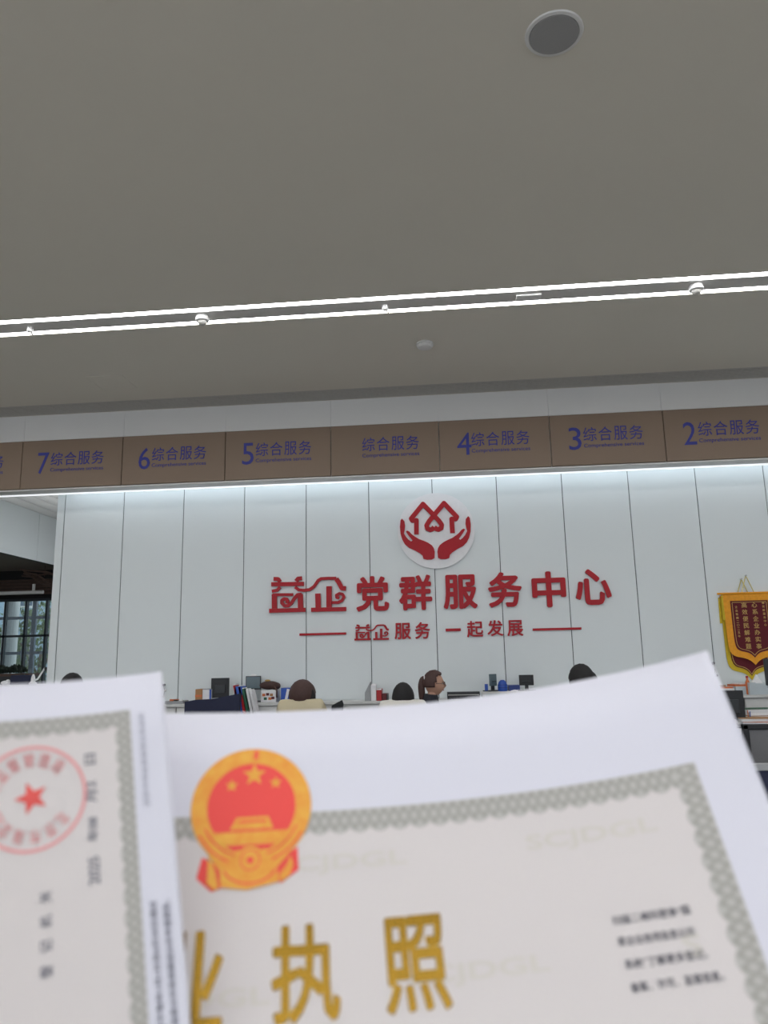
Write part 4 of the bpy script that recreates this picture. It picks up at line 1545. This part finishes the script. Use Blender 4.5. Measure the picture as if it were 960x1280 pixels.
for st, u0, u1, v in (('扫描二维码登录“国', .1400, .1690, .1000), ('家企业信用信息公示', .1402, .1685, .1072), ('系统”了解更多登记、', .1405, .1705, .1148), ('备案、许可、监管信息。', .1405, .1735, .1222)):
    S.text(st, u0, u1, v - .0016, v + .0016, 'ink_black', 'text_line', lic, .0003, bold=.008)

# --- left sheet: certificate turned on its side, red round seal
Lf = Sheet(-0.4997, 0.2929, 0.0847, -0.0906, -0.0649, -0.3115, 4.6716, -38.2803, 2.566, -.062)
Lf.base = Lf(0, 0)
lic2 = thing('licence_sheet', 'white certificate turned sideways with a red round seal, nearest left', 'document', Lf.base)
Lf.grid('paper', -.235, 0, 0, .33, 0, 'paper_white', lic2, 100, 14, thick=.0002)
Lf.grid('printed_panel', -.218, -.0155, .0165, .315, .0001, 'print_beige', lic2, 90, 12)
Lf.border([('u', .0140, 1, -.0132, -.221, .0070, .0070), ('v', -.0132, -1, .0140, .316, .0060, .0070)], lic2, .0002)
for st, v0, v1 in (('日', .0291, .0330), ('月2', .0392, .0468), ('年08', .0520, .0602), ('2025', .0654, .0745)):
    Lf.text(st, -.0302, -.0265, v0, v1, 'ink_grey', 'date_lettering', lic2, rot=True, bold=.01)
for i_, ch in enumerate('登记机关'):
    vc = .0978 - i_ * .0074
    Lf.text(ch, -.0460, -.0422, vc - .0019, vc + .0019, 'ink_grey', 'character', lic2, rot=True, bold=.01)
Lf.text('国家市场监督管理总局监制', -.0104, -.0080, .0160, .0512, 'ink_light', 'text_line', lic2, rot=True)
Lf.text('国家企业信用信息公示系统报送公示年度报告。', -.0062, -.0038, .0840, .1380, 'ink_grey', 'text_line', lic2, rot=True, bold=.012)
Lf.text('市场主体应当于每年1月1日至6月30日通过', -.0106, -.0083, .0835, .1380, 'ink_grey', 'text_line', lic2, rot=True, bold=.012)
cu_, cv_ = -.0484, .0424
seal = Lf.ring(cu_, cv_, .0173, .0173, .0184, .0184, 'ink_pink', 'seal', lic2, .0004)
seal['label'] = 'pale red round seal with a star'
Lf.poly(star(cu_, cv_, .0058, PI), 'ink_red', 'star', seal, .0004)
sealt = '北京市海淀区市场监督管理局'
for i_, ch in enumerate(sealt):
    # picture angle (counter-clockwise from the right) runs from -40 backwards round to +49
    ang = math.radians(-40 - i_ * (271 / 12))
    vs, fs = text_mesh(ch, .01)
    a, b, c, d = bounds(vs)
    out = []
    for q in vs:
        fx = ((q.x - a) / (b - a) - .5) * .0036
        fy = ((q.y - c) / max(1e-4, d - c) - .5) * .0050
        rr = .0133 + fy
        # outward direction, text advancing clockwise
        ou, ov = math.cos(ang), -math.sin(ang)
        tu, tv = math.sin(ang), math.cos(ang)
        out.append(Lf(cu_ + ou * rr + tu * fx, cv_ + ov * rr + tv * fx, .0004))
    Lf.mesh('seal_character', out, fs, 'ink_pink', seal, smooth=False)

for m_ in bpy.data.meshes:
    if m_.name.split('.')[0] in ('wall_character', 'character', 'number', 'small_lettering'):
        fix(m_)
